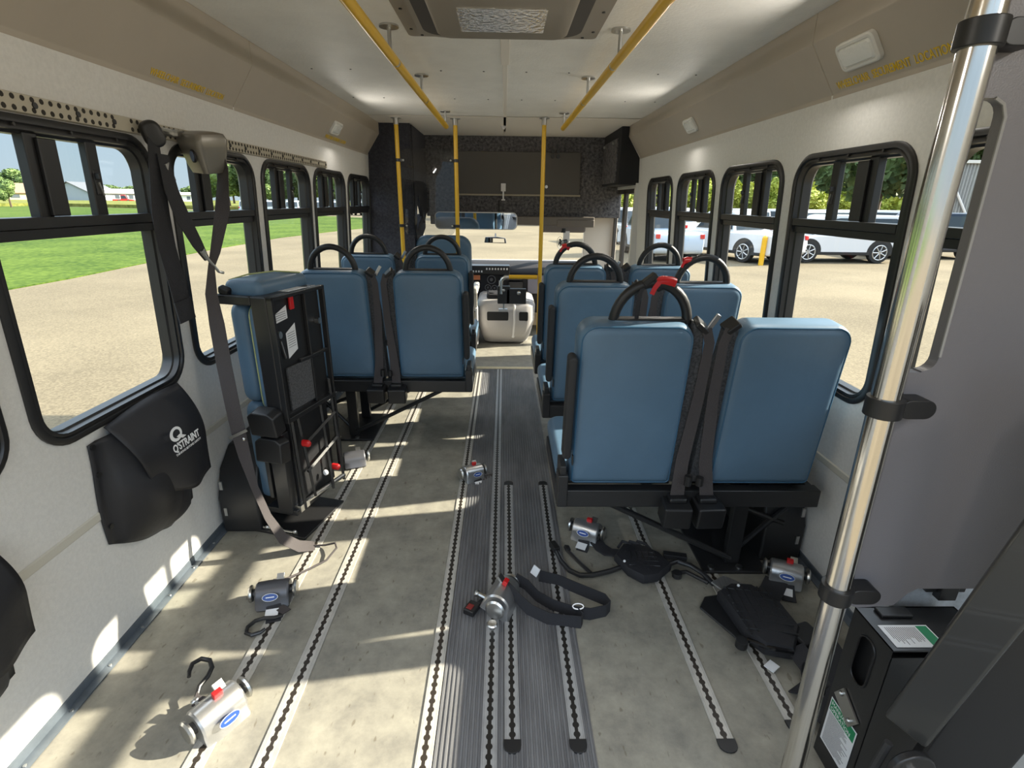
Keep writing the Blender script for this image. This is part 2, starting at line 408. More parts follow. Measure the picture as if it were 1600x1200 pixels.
# roof skin and ceiling
mb = MB(); mb.box((-0.99, YB, ZC), (0.99, 4.12, ZC+0.03)); mb.box((-0.99, 4.12, ZC-0.004), (0.99, 5.5, ZC+0.03))
ceil = struct('ceiling', mb, CEIL, smooth=False)
mb = MB()
mb.box((-0.018, 2.20, ZC-0.006), (0.018, 2.60, ZC-0.0)); mb.box((-0.011, 2.60, ZC-0.006), (0.011, 4.9, ZC-0.0))
mb.build('centre_joint_strip', CEIL2, ceil, bevel=0.002)
mb = MB(); mb.box((-0.98, 4.09, ZC-0.006), (0.98, 5.20, ZC-0.0041)); mb.build('front_ceiling_panel', CEIL2, ceil)
mb = MB()
for y in (2.75, 3.45):
    for x in (-0.9, -0.72, -0.3, -0.1, 0.1, 0.3, 0.72, 0.9): mb.cyl((x, y, ZC-0.002), (x, y, ZC), 0.0045, 8)
mb.build('ceiling_screws', SCREW, ceil)
mb = MB(); mb.cyl((-0.01, 4.55, ZC-0.02), (-0.01, 4.55, ZC-0.006), 0.022, 14); mb.cyl((-0.01, 4.55, ZC-0.03), (-0.01, 4.55, ZC-0.02), 0.011, 12); mb.build('ceiling_fitting', WHITEP, ceil)
# outer roof skin
RO = MB(); prof = [(-1.30, 0.0), (-1.28, 1.55), (-1.12, 2.02), (-0.8, 2.14), (0, 2.19), (0.8, 2.14), (1.12, 2.02), (1.28, 1.55)]
RO.prism([(-1.21, 1.60), (-1.12, 2.02), (-0.8, 2.14), (0, 2.19), (0.8, 2.14), (1.12, 2.02), (1.21, 1.60), (1.16, 1.66), (1.0, 1.93), (0, 1.95), (-1.0, 1.93), (-1.16, 1.66)], lambda a, b, d: (a, d, b), YB, 5.6)
struct('trim_3', RO, WHITEP)
# cove panels
CP = [(0.985, ZC), (0.985, 1.785), (1.083, 1.642), (1.083, 1.627), (1.090, 1.627)]
def cove(side, y0, y1, name):
    mb = MB(); P = [(side*x, z) for x, z in CP]+[(side*1.12, 1.627), (side*1.12, ZC)]
    mb.prism(P, lambda a, b, d: (a, d, b), y0, y1)
    return struct(name, mb, COVE, bevel=0.003)
cl1 = cove(-1, YB, 2.309, 'trim_4'); cl2 = cove(-1, 2.312, 4.455, 'trim_5'); cr1 = cove(1, YB, 1.899, 'trim_6'); cr2 = cove(1, 1.902, 4.455, 'trim_7')
SV = Vector((0.098, 0, 0.143)).normalized()
def coveM(side, y, z, lift=0.001):
    k = (z-1.642)/0.143; x = 1.083-0.098*k
    v = Vector((-side*SV.x, 0, SV.z)); u = Vector((0, -side, 0))
    n_ = u.cross(v)
    return frame(Vector((side*x, y, z))+n_*lift, u, v)
text('lettering', 'WHEELCHAIR  SECUREMENT  LOCATION', coveM(-1, 1.79, 1.650), 0.031, TEXTY, cl1, sx=0.74, bold=0.00025)
text('lettering', 'WHEELCHAIR  SECUREMENT  LOCATION', coveM(1, 1.86, 1.651), 0.034, TEXTY, cr1, sx=0.72, bold=0.00025)
text('lettering', 'WHEELCHAIR  SECUREMENT  LOCATION', coveM(-1, 3.40, 1.648), 0.030, TEXTY, cl2, sx=0.74, bold=0.00025)
# dome lights
def dome(side, y, z, W, H_, label):
    M = coveM(side, y, z, 0.0)
    t = thing('dome_light', label, 'light', M.translation, group=None)
    mb = MB(); Rs = [[(x, yy, d) for x, yy in rrect(W-2*i, H_-2*i, 0.018-i*0.5, 5)] for d, i in ((0.001, 0.0), (0.012, 0.001), (0.016, 0.005), (0.016, 0.012), (0.012, 0.014))]
    mb.layers(Rs, M); mb.build('housing', LIGHTW, t, world=True)
    mb = MB(); Rs = [[(x, yy, d) for x, yy in rrect(W-0.03-2*i, H_-0.03-2*i, 0.010, 5)] for d, i in ((0.012, 0.0), (0.019, 0.004), (0.021, 0.014))]
    mb.layers(Rs, M); mb.build('lens', LENS, t, world=True)
    ld = bpy.data.lights.new('dome_fill', 'AREA'); ld.shape = 'RECTANGLE'; ld.size = W*0.8; ld.size_y = H_*0.8; ld.energy = DOME_FILL_W; ld.color = (1.0, 0.95, 0.86); ld.spread = PI  # fill light added at the unlit fixture to brighten the interior
    lo = bpy.data.objects.new('dome_fill', ld); COL.objects.link(lo); lo.parent = t
    lo.matrix_local = root_matrix(t).inverted() @ (M @ Matrix.Translation((0, 0, 0.024)) @ Matrix.Rotation(PI, 4, 'X'))
    return t
DOME_FILL_W = 1.7  # power of each added fill light
dome(1, 1.705, 1.722, 0.17, 0.085, 'rectangular clear dome light on the right cove, nearest the camera')
dome(-1, 0.35, 1.715, 0.17, 0.085, 'added rectangular dome light for fill on the left cove, unseen behind the view')  # extra fixture out of view, put in for its light
dome(1, 0.05, 1.715, 0.17, 0.085, 'added rectangular dome light for fill on the right cove, unseen behind the view')  # also added out of view, only to lift the interior
dome(1, 3.15, 1.71, 0.15, 0.08, 'small dome light farther forward on the right cove')
dome(-1, 3.49, 1.71, 0.15, 0.08, 'small dome light on the left cove above the yellow lettering')

# windows
def window(side, wy, name):
    t = thing(name, None, None, WP(side, wy+WW/2, WZ0)); t['kind'] = 'structure'
    cy, cz = wy+WW/2, (WZ0+WZ1)/2; H_ = WZ1-WZ0
    def P3(off): return lambda a, b, d=0: WP(side, a, b, off)
    mb = MB(); rings = []
    for w_, h_, r, off in ((WW-0.03, H_-0.03, 0.10, -0.06), (WW, H_, 0.105, 0.0), (WW, H_, 0.105, 0.006), (WW-0.012, H_-0.012, 0.10, 0.010), (WW-0.034, H_-0.034, 0.088, 0.010), (WW-0.040, H_-0.040, 0.085, 0.004),
                           (WW-0.046, H_-0.046, 0.083, 0.006), (WW-0.062, H_-0.062, 0.072, 0.006), (WW-0.066, H_-0.066, 0.07, -0.010), (WW-0.078, H_-0.078, 0.06, -0.014), (WW-0.078, H_-0.078, 0.06, -0.045)):
        rings.append([WP(side, a, b, off) for a, b in rrect(w_, h_, r, 8, cy, cz)])
    rings.append(rings[0]); mb.layers(rings, cap=False); mb.build('frame', WINF, t, world=True)
    y0, y1 = wy+0.035, wy+WW-0.035
    mb = MB()
    for z, hh, off in ((1.238, 0.026, 0.006), (1.212, 0.024, -0.004)):
        a = [WP(side, y, zz, o) for y in (y0, y1) for zz, o in ((z-hh/2, off), (z+hh/2, off), (z+hh/2, -0.045), (z-hh/2, -0.045))]
        mb.add(a, [(3,2,1,0), (4,5,6,7), (0,1,5,4), (1,2,6,5), (2,3,7,6), (3,0,4,7)])
    mb.build('mid_rail', WINF, t, world=True, bevel=0.002)
    def bar(n_, ya, yb, za, zb, o1, o2, mt=WINF, bev=0.003):
        mb = MB(); a = [WP(side, y, zz, o) for y in (ya, yb) for zz, o in ((za, o1), (zb, o1), (zb, o2), (za, o2))]
        mb.add(a, [(3,2,1,0), (4,5,6,7), (0,1,5,4), (1,2,6,5), (2,3,7,6), (3,0,4,7)])
        return mb.build(n_, mt, t, world=True, bevel=bev)
    bar('fixed_stile', wy+0.178, wy+0.218, 1.245, 1.437, -0.008, -0.034)
    bar('pull_panel', wy+0.205, wy+0.258, 1.252, 1.428, 0.002, -0.008)
    s_ = bar('sliding_stile', wy+0.368, wy+0.408, 1.245, 1.437, -0.012, -0.032)
    mb = MB(); yl = wy+0.386
    M = frame(WP(side, yl, 1.335, -0.016), (0, 1, 0), (0, 0, 1))
    mb.box((-0.010, -0.035, 0), (0.010, 0.035, 0.008*side*-1), M) if False else mb.cbox(WP(side, yl, 1.335, -0.014), (0.008, 0.018, 0.065))
    mb.cbox(WP(side, yl-0.004, 1.350, -0.006), (0.016, 0.008, 0.016))
    mb.build('latch', BLACK, s_, world=True, bevel=0.002)
    mb = MB(); mb.cbox(WP(side, yl+0.004, 1.318, -0.007), (0.004, 0.005, 0.035), rot=(0.25, 0, 0)); mb.build('latch_wire', STEEL, s_, world=True)
    mb = MB(); mb.add([WP(side, y, z, -0.030) for y, z in ((y0, WZ0+0.035), (y1, WZ0+0.035), (y1, 1.205), (y0, 1.205))], [(0,1,2,3)]); mb.build('lower_pane', GLASS, t, world=True, smooth=False)
    mb = MB(); mb.add([WP(side, y, z, -0.030) for y, z in ((y0, 1.235), (wy+0.39, 1.235), (wy+0.39, WZ1-0.035), (y0, WZ1-0.035))], [(0,1,2,3)]); mb.build('upper_pane', GLASS, t, world=True, smooth=False)
    mb = MB(); mb.add([WP(side, y, z, -0.038) for y, z in ((wy+0.19, 1.235), (y1, 1.235), (y1, WZ1-0.035), (wy+0.19, WZ1-0.035))], [(0,1,2,3)]); mb.build('sliding_pane', GLASS, t, world=True, smooth=False)
    mb = MB()
    for k in range(3): mb.cyl(WP(side, wy+0.14+0.16*k, WZ1-0.022, 0.007), WP(side, wy+0.14+0.16*k, WZ1-0.022, 0.012), 0.004, 8)
    mb.build('frame_screws', SCREW, t, world=True)
    return t
for i, y in enumerate(LW): window(-1, y, 'window_%d' % (i+1))
for i, y in enumerate(RW): window(1, y, 'window_%d' % (i+7))

# logistic track high on the left wall
mb = MB(); a = [WP(-1, y, z, o) for y in (0.6, 3.39) for z, o in ((1.472, 0.0005), (1.475, 0.012), (1.512, 0.012), (1.515, 0.0005))]
mb.add(a, [(0,1,2,3), (7,6,5,4), (0,4,5,1), (1,5,6,2), (2,6,7,3), (3,7,4,0)])
lt = single('wall_track', mb, mat('cream track', srgb(178, 170, 152), 0.45), 'long cream anchorage rail with punched holes high on the left wall', 'track')
mb = MB()
for k in range(109):
    y = 0.62+0.0254*k
    if 1.60 < y < 1.66: continue
    for dz in (-0.011, 0.011): mb.cyl(WP(-1, y, 1.4935+dz, 0.0118), WP(-1, y, 1.4935+dz, 0.0126), 0.0062, 8)
tag(mb.build('punched_holes', mat('hole dark', (0.03, 0.026, 0.02), 0.8), lt), kind='stuff')
for k in range(22):
    mb = MB(); mb.cyl(WP(-1, 0.70+0.127*k, 1.4935, 0.012), WP(-1, 0.70+0.127*k, 1.4935, 0.015), 0.007, 10); mb.build('rail_bolt', SCREW, lt)

# ================================================================== FLOOR TRIM
mb = MB(); n = 32; xa, xb = -0.168, 0.238
prof = [(xa, 0.0005)]
for k in range(n):
    x = xa+(xb-xa)*k/n; d = (xb-xa)/n
    prof += [(x+0.12*d, 0.0022), (x+0.2*d, 0.0052), (x+0.62*d, 0.0052), (x+0.7*d, 0.0022)]
prof += [(xb, 0.0022), (xb, 0.0005)]
mb.prism(prof, lambda a, b, d: (a, d, b), YB, 3.99)
RIB = mat('ribbed rubber grey', (0.10, 0.10, 0.105), 0.55, vcol=(0.17, 0.17, 0.175), vscale=14, aniso=(1, 0.2, 1))
single('aisle_mat', mb, RIB, 'ribbed dark grey rubber runner down the middle of the aisle', 'mat')
def track(x, y0, y1, w_=0.042, top=0.0042, label='', mt=None, cap=None, g=None):
    t = thing('floor_track', label, 'track', (x, y0, 0), group=g)
    mb = MB(); mb.box((-w_/2, 0, 0.0003), (w_/2, y1-y0, top)); mb.build('rail', mt or TRACK, t, bevel=0.0012)
    if cap is not None:
        for yy, sg in (((0, -1),) if cap == 'near' else ((0, -1), (y1-y0, 1))):
            mb = MB(); P = [(-w_/2-0.002, 0), (w_/2+0.002, 0)]+[((w_/2+0.002)*math.cos(a), sg*(0.012+0.020*math.sin(a))) for a in [PI*i/8 for i in range(9)]]
            P = [(a, b) for a, b in P]
            P = [(w_/2+0.002, 0)]+[((w_/2+0.002)*math.cos(PI*i/8), sg*(0.016+0.020*math.sin(PI*i/8))) for i in range(9)]+[(-w_/2-0.002, 0)]
            mb.prism(P, lambda a, b, d: (a, yy+b, d), 0.0004, top+0.0015); mb.build('end_cap', BLACK, t, bevel=0.001)
    return t
track(-0.745, YB, 3.95, 0.052, label='aluminium floor track nearest the left wall')
track(-0.578, YB, 3.95, 0.050, label='aluminium floor track second from the left wall')
track(-0.190, YB, 3.95, 0.042, label='floor track along the left edge of the ribbed aisle runner')
track(-0.030, YB, 3.98, 0.040, 0.0062, label='long floor track down the middle of the ribbed runner', mt=TRACKL)
track(0.029, 0.925, 2.17, 0.040, 0.0062, label='short capped track beside the central long track', mt=TRACKL, cap='both')
track(0.196, 0.925, 2.17, 0.040, 0.0062, label='short capped track near the right edge of the ribbed runner', mt=TRACKL, cap='both')
track(0.577, 0.925, 1.98, 0.044, label='capped floor track in front of the nearest right double seat', cap='near')
track(0.780, 0.975, 1.90, 0.044, label='capped floor track close to the chrome pole and lift', cap='near')
mb = MB(); mb.box((-0.63, 4.0, 0.0), (0.27, 4.055, 0.004)); single('step_nosing', mb, mat('pale nosing', srgb(205, 190, 150), 0.5, var=0.1, vscale=60), 'pale strip across the front end of the ribbed runner', 'trim')

# ================================================================== POLES, RAILS, HATCH
def flange(mb, p, r=0.03, axis=(0, 0, 1), th=0.006): mb.cyl(p, tuple(Vector(p)-Vector(axis)*th), r, 18)
for sx, nm in ((-1, 'left'), (1, 'right')):
    x = sx*0.405
    t = thing('ceiling_grab_rail', 'yellow textured grab rail hanging under the %s side of the ceiling' % nm, 'grab rail', (x, 2.0, ZC))
    for ya, yb in ((-0.3, 2.18), (2.21, 2.93), (2.96, 3.94)):
        mb = MB(); mb.cyl((x, ya, 1.78), (x, yb, 1.78), 0.0165, 16); 
        mb.build('rail', YEL, t, world=True)
    mb = MB()
    for y in (2.195, 2.945): mb.cyl((x, y-0.03, 1.78), (x, y+0.03, 1.78), 0.0150, 16)
    mb.build('coupling', STEEL, t, world=True)
    mb = MB(); mb.sphere((x, 3.94, 1.78), 0.0165); mb.build('end_cap', YEL, t, world=True)
    for y in (0.9, 2.10, 2.84, 3.90):
        mb = MB(); mb.cyl((x, y, ZC), (x, y, ZC-0.006), 0.034, 18); mb.cyl((x, y, ZC-0.004), (x, y, 1.79), 0.007, 10); mb.build('hanger', STEEL, t, world=True)
def stanchion(x, y, label, clamps=(), side=1):
    t = thing('stanchion', label, 'pole', (x, y, 0))
    mb = MB(); mb.cyl((0, 0, 0.03), (0, 0, ZC-0.045), 0.0158, 18); mb.build('pole', YEL, t)
    mb = MB(); mb.cyl((0, 0, ZC-0.05), (0, 0, ZC-0.008), 0.019, 18); mb.cyl((0, 0, ZC-0.008), (0, 0, ZC-0.004), 0.038, 20); mb.build('top_socket', STEEL, t)
    mb = MB(); mb.cyl((0, 0, 0.006), (0, 0, 0.05), 0.019, 18); mb.cyl((0, 0, 0.0), (0, 0, 0.006), 0.038, 20); mb.build('floor_socket', STEEL, t)
    for z in clamps:
        mb = MB(); mb.cyl((0, 0, z-0.011), (0, 0, z+0.011), 0.021, 16); mb.cbox((side*0.028, -0.002, z), (0.03, 0.014, 0.02)); c = mb.build('clamp', BLACK, t, bevel=0.002)
        mb = MB(); mb.sphere((side*0.040, -0.012, z), 0.008); mb.build('clamp_bolt', STEEL, c)
    return t
YS = 4.20
stanchion(-0.80, YS, 'yellow upright pole farthest left, by the dark driver partition', (1.58, 1.11), 1)
stanchion(-0.365, YS, 'yellow upright pole left of the windshield, in front of the wide mirror', (1.58, 1.11), -1)
st = stanchion(0.286, 4.12, 'yellow upright pole right of the windshield centre')
# clear shield between left stanchions
mb = MB(); mb.prism(rrect(0.40, 0.62, 0.05, 6, -0.583, 1.35), lambda a, b, d: (a, d, b), YS-0.004, YS+0.003)
single('clear_shield', mb, SHIELD, 'clear plastic shield clamped between the two left yellow poles', 'shield')
# farebox-style bar at the right stanchion
t = thing('crossbar', 'short yellow horizontal grab bar joined to the right yellow pole, chrome bend at its end', 'grab bar', (0.27, 4.12, 0.72))
mb = MB(); mb.cyl((0.265, 4.10, 0.735), (0.04, 4.10, 0.735), 0.0165, 14); mb.build('bar', YEL2, t, world=True)
mb = MB(); mb.tube([(0.05, 4.10, 0.735), (0.01, 4.10, 0.733), (-0.01, 4.10, 0.72), (-0.02, 4.10, 0.70), (-0.02, 4.10, 0.60)], 0.014, 12); mb.build('chrome_bend', CHROME, t, world=True)
mb = MB(); mb.cbox((0.0, 4.12, 0.59), (0.10, 0.05, 0.14)); mb.cbox((0.10, 4.12, 0.58), (0.16, 0.05, 0.12)); mb.build('bracket_box', BLACK, t, world=True, bevel=0.006)
mb = MB(); mb.cyl((0.0, 4.10, 0.52), (0.0, 4.10, 0.46), 0.008, 10); mb.cbox((-0.005, 4.10, 0.47), (0.07, 0.03, 0.02)); mb.sphere((0.12, 4.09, 0.61), 0.018); mb.sphere((0.0, 4.085, 0.63), 0.012); mb.build('bolts', STEEL, t, world=True)

# roof hatch
t = thing('roof_hatch', 'taupe roof escape hatch with a foil-lined panel in the ceiling', 'hatch', (-0.01, 1.8, ZC))
HM = mat('hatch plastic', srgb(150, 142, 130), 0.4); HD = mat('hatch recess', srgb(70, 66, 62), 0.5)
def ringz(cx, cy, w_, h_, r, z): return [(x, y, z) for x, y in rrect(w_, h_, r, 6, cx, cy)]
mb = MB(); hx, hy = -0.01, 1.80
mb.layers([ringz(hx, hy, 0.68, 0.78, 0.02, ZC-0.0005), ringz(hx, hy, 0.68, 0.78, 0.02, ZC-0.008), ringz(hx, hy, 0.58, 0.68, 0.09, ZC-0.010), ringz(hx, hy, 0.575, 0.675, 0.09, ZC-0.024), ringz(hx, hy, 0.54, 0.64, 0.08, ZC-0.024)], cap=False)
mb.build('flange', HM, t, world=True)
mb = MB(); mb.layers([ringz(hx, hy, 0.54, 0.64, 0.08, ZC-0.024), ringz(hx, hy, 0.50, 0.60, 0.07, ZC-0.0035), ringz(hx, hy, 0.2, 0.2, 0.05, ZC-0.003)], cap=True); mb.build('recess', HD, t, world=True)
mb = MB(); mb.layers([ringz(hx, hy, 0.44, 0.57, 0.05, ZC-0.004), ringz(hx, hy, 0.44, 0.57, 0.05, ZC-0.036), ringz(hx, hy, 0.42, 0.55, 0.04, ZC-0.042)]); mb.build('inner_panel', HM, t, world=True)
mb = MB(); mb.prism(rrect(0.27, 0.22, 0.004, 2, hx, 1.88), lambda a, b, d: (a, b, d), ZC-0.0445, ZC-0.042)
mb.build('foil_patch', mat('crinkled foil', (0.75, 0.75, 0.75), 0.15, 1.0, bump=1.0, bscale=60), t, world=True)
mb = MB()
for k in range(5):
    mb.cyl((hx-0.29+0.145*k, hy+0.368, ZC-0.0115), (hx-0.29+0.145*k, hy+0.368, ZC-0.008), 0.0055, 8)
for k in range(4):
    for sx in (-1, 1): mb.cyl((hx+sx*0.318, hy+0.30-0.2*k, ZC-0.0115), (hx+sx*0.318, hy+0.30-0.2*k, ZC-0.008), 0.0055, 8)
mb.build('flange_screws', SCREW, t, world=True)

# chrome pole with clamps and grey modesty panel
PX, PY = 0.588, 0.72
t = thing('chrome_pole', 'tall polished stainless pole in the right foreground with black clamps', 'pole', (PX, PY, 0))
mb = MB(); mb.tube([(0.018, 0, 0.0), (0.0, 0, 0.75), (-0.010, 0, 1.3), (-0.012, 0, ZC)], 0.0200, 28); mb.build('pole', CHROME, t)
for z, xx in ((1.497, -0.011), (1.010, -0.004), (0.657, 0.002)):
    mb = MB(); mb.cyl((xx, 0, z-0.015), (xx, 0, z+0.015), 0.026, 24); mb.prism(rrect(0.055, 0.03, 0.0149, 6, xx+0.042, z), lambda a, b, d: (a, d, b), -0.016, 0.016)
    mb.build('clamp', BLACK, t, bevel=0.003)
mb = MB(); mb.cyl((0.018, 0, 0), (0.018, 0, 0.006), 0.045, 20); mb.build('floor_flange', STEEL, t)
# panel with slot and lower notch
mb = MB(); YP = 0.735
outer = [(0.615, 0.625), (0.650, 0.607), (0.715, 0.610), (0.735, 0.640), (0.75, 0.650), (1.10, 0.650), (1.085, 1.60), (1.08, 1.86), (0.59, 1.86), (0.59, 1.40)]
def bridged(outer, hole):   # polygon with one hole joined by a bridge, for thin panels
    k = min(range(len(outer)), key=lambda i: (outer[i][0]-hole[0][0])**2+(outer[i][1]-hole[0][1])**2)
    return outer
# built as three straight pieces around the slot
sl = (0.625, 0.652, 1.065, 1.43)
mb.prism([(0.605, 0.625), (0.650, 0.607), (0.715, 0.612), (0.735, 0.640), (0.75, 0.650), (1.115, 0.650), (1.105, 1.060), (0.605, 1.060)], lambda a, b, d: (a, d, b), YP, YP+0.018)
mb.prism([(0.60, 1.432), (1.083, 1.432), (1.078, 1.62), (0.985, 1.78), (0.985, 1.865), (0.59, 1.865)], lambda a, b, d: (a, d, b), YP, YP+0.018)
slot = [(0.640, 1.060)]+[(0.640+0.02*math.sin(a), 1.082-0.02*math.cos(a)) for a in [PI/2*i/5 for i in range(6)]]+[(0.640-0.010+0.02*math.cos(a), 1.412+0.02*math.sin(a)) for a in [PI/2*i/5 for i in range(6)]]+[(0.630, 1.432)]
mb.prism(slot+[(1.083, 1.432), (1.105, 1.060)], lambda a, b, d: (a, d, b), YP, YP+0.018)
t = thing('modesty_panel', 'grey laminate partition panel behind the chrome pole with a rounded window slot', 'panel', (0.85, YP, 0.61))
mb.build('panel', PANELG, t, world=True)
mb = MB(); mb.tube([(0.660, YP-0.001, 1.085), (0.650, YP-0.001, 1.41), (0.643, YP-0.001, 1.425), (0.630, YP-0.001, 1.432)], 0.0022, 6); mb.build('slot_edge', mat('panel edge', srgb(150, 148, 146), 0.4), t, world=True)

# ================================================================== SEATS
def Rx(a): return Matrix.Rotation(a, 4, 'X')
LEANB = math.radians(-6)     # backs lean to the rear (towards -y)
def seat_unit(wall_side, label, cx, y, handles=(True, True), hshift=0.0, group='double seats'):
    """origin on the floor below the rear bar; faces +y; wall_side +1 when the wall is at +x"""
    s = wall_side
    t = thing('double_seat', label, 'seat', (cx, y, 0))
    # backs: local aisle x = -s*0.24, wall x = s*0.24
    for k, side in enumerate((-s, s)):
        bx = side*0.2375
        M = Matrix.Translation((bx, 0.050, 0.402)) @ Rx(-LEANB) @ Matrix.Translation((0, 0.0, 0.284))
        nm = 'seat_back'
        mb = MB(); mb.pillow(0.350, 0.568, 0.118, 0.055, 0.032, M, n=7, bulge=0.006, rb=0.018)
        b = mb.build(nm, VINYL, t, ang=0.9)
        mb = MB()
        pts = [(x, -0.050, z) for x, z in rrect(0.330, 0.554, 0.05, 7, 0, 0, 0.014)]
        mb.tube(pts, 0.0028, 6, closed=True, M=M); mb.build('piping', PIPE, b)
        if handles[k]:
            hx = hshift if k == 0 else 0
            Mh = M @ Matrix.Translation((hx, 0.005, 0.278))
            mb = MB(); pts = [(-0.100*math.cos(a), 0, 0.115*math.sin(a)**0.85 if math.sin(a) > 0 else 0) for a in [PI*i/18 for i in range(19)]]
            pts = [(-0.108, 0, -0.012)]+pts[1:-1]+[(0.108, 0, -0.012)]
            pts = [(-0.112*math.cos(PI*i/18), 0, 0.122*math.sin(PI*i/18)-0.004) for i in range(19)]
            mb.tube(pts, [0.0152]*19, 12, M=Mh); mb.build('grab_handle', BLACK, t)
            mb = MB(); mb.cbox((0, 0, 0.004), (0.215, 0.032, 0.016), M=Mh); hb = mb.build('handle_base', BLACK, t, bevel=0.005)
    for side in (-s, s):
        bx = side*0.235
        mb = MB(); mb.pillow(0.425, 0.44, 0.072, 0.05, 0.026, Matrix.Translation((bx, 0.285, 0.398)) @ Rx(PI/2+0.02), n=6)
        c = mb.build('seat_cushion', VINYL, t, ang=0.9)
        mb = MB(); mb.cbox((bx, 0.285, 0.355), (0.40, 0.40, 0.02)); mb.build('cushion_pan', BLKM, c, bevel=0.004)
    # dark carpet panels between backs
    for side in (-1, 1):
        M = Matrix.Translation((side*0.047, 0.040, 0.395)) @ Rx(-LEANB)
        mb = MB(); mb.prism([(-side*0.040, 0.0), (side*0.022, 0.0), (side*0.022, 0.575), (-side*0.010, 0.560), (-side*0.030, 0.36)], lambda a, b, d: (a, d, b), -0.022, 0.035, M)
        mb.build('carpet_panel', CARPET, t, bevel=0.004)
        # belt guide on top
        mb = MB(); mb.cbox((-side*0.002, -0.012, 0.566), (0.046, 0.055, 0.018), rot=(0.2, -side*0.7, 0), M=M); mb.build('belt_guide', BLACK, t, bevel=0.005)
        mb = MB(); 
        p = [M @ Vector(q) for q in ((-side*0.012, -0.034, 0.562), (-side*0.026, -0.040, 0.52), (-side*0.024, -0.040, 0.34), (-side*0.008, -0.045, 0.10))]+[Vector((side*0.050, -0.038, 0.372))]
        mb.ribbon(p, (1, 0, 0), [0.030, 0.030, 0.036, 0.044, 0.046], 0.002); mb.build('seat_belt', WEB, t)
        mb = MB(); mb.cbox((side*0.054, -0.052, 0.318), (0.094, 0.080, 0.082), rot=(0.12, 0, side*0.05)); mb.cbox((side*0.050, -0.040, 0.366), (0.060, 0.050, 0.02)); mb.build('belt_retractor', BLACK, t, bevel=0.008)
    mb = MB(); mb.cbox((-0.008, -0.030, 0.965), (0.016, 0.008, 0.055), rot=(0, 0.55, 0)); mb.build('belt_tongue', STEEL, t, bevel=0.002)
    mb = MB(); mb.cyl((-0.02, -0.04, 0.415), (-0.02, -0.04, 0.45), 0.012, 10); mb.cyl((0.018, -0.04, 0.415), (0.018, -0.04, 0.445), 0.012, 10); mb.build('buckle_stalk', BLACK, t)
    # frame
    mb = MB(); mb.cbox((0, 0.0, 0.350), (0.90, 0.045, 0.065)); mb.cbox((0, 0.42, 0.340), (0.90, 0.04, 0.05))
    mb.cbox((-s*0.44, 0.21, 0.345), (0.025, 0.44, 0.055)); mb.cbox((s*0.44, 0.21, 0.345), (0.025, 0.44, 0.055)); mb.cbox((-s*0.435, -0.005, 0.385), (0.035, 0.06, 0.12)); mb.cbox((-s*0.435, 0.02, 0.425), (0.022, 0.09, 0.10))
    mb.build('seat_frame', BLKM, t, bevel=0.004)
    lx = s*0.235
    mb = MB(); mb.cbox((lx, 0.08, 0.17), (0.055, 0.03, 0.31)); mb.cbox((lx, 0.34, 0.17), (0.055, 0.03, 0.31)); mb.cbox((lx, 0.21, 0.318), (0.07, 0.30, 0.03)); mb.build('pedestal', BLKM, t, bevel=0.004)
    mb = MB(); mb.cbox((lx, 0.21, 0.007), (0.24, 0.38, 0.012)); bp = mb.build('base_plate', BLKM, t, bevel=0.003)
    for dx in (-0.085, 0.02):
        mb = MB(); mb.cyl((lx+dx, 0.045, 0.012), (lx+dx, 0.045, 0.018), 0.013, 12); mb.build('plate_bolt', STEEL, bp)
    mb = MB()
    for yy in (0.03, 0.36): mb.cyl((lx-s*0.02, yy+0.02, 0.05), (-s*0.30, yy, 0.32), 0.011, 10)
    mb.cyl((lx+s*0.02, 0.10, 0.05), (s*0.42, 0.10, 0.24), 0.010, 8); mb.cyl((lx+s*0.02, 0.10, 0.24), (s*0.42, 0.10, 0.17), 0.010, 8)
    mb.build('brace', BLKM, t)
    # folded armrest on the aisle side
    M = Matrix.Translation((-s*0.428, -0.01, 0.47)) @ Rx(-LEANB) @ Matrix.Translation((0, 0, 0.22))
    mb = MB(); mb.pillow(0.028, 0.36, 0.052, 0.013, 0.008, M, n=5); mb.build('armrest', RUBBER, t)
    mb = MB(); mb.cbox((-s*0.405, -0.012, 0.495), (0.004, 0.018, 0.035)); mb.build('maker_tag', mat('tag dark', (0.02, 0.018, 0.015), 0.6), t)
    return t
R1 = seat_unit(1, 'nearest right blue double seat with red ribbon on its only grab handle', 0.636, 1.525, (True, False), 0.045)
R2 = seat_unit(1, 'second blue double seat along the right windows, behind the nearest one', 0.640, 2.285)
R3 = seat_unit(1, 'farthest blue double seat along the right windows, by the entry door', 0.640, 2.95)
L2 = seat_unit(-1, 'blue double seat on the left between the folded seat and the front seat', -0.620, 2.63)
L3 = seat_unit(-1, 'farthest left blue double seat, just behind the yellow poles', -0.640, 3.43)
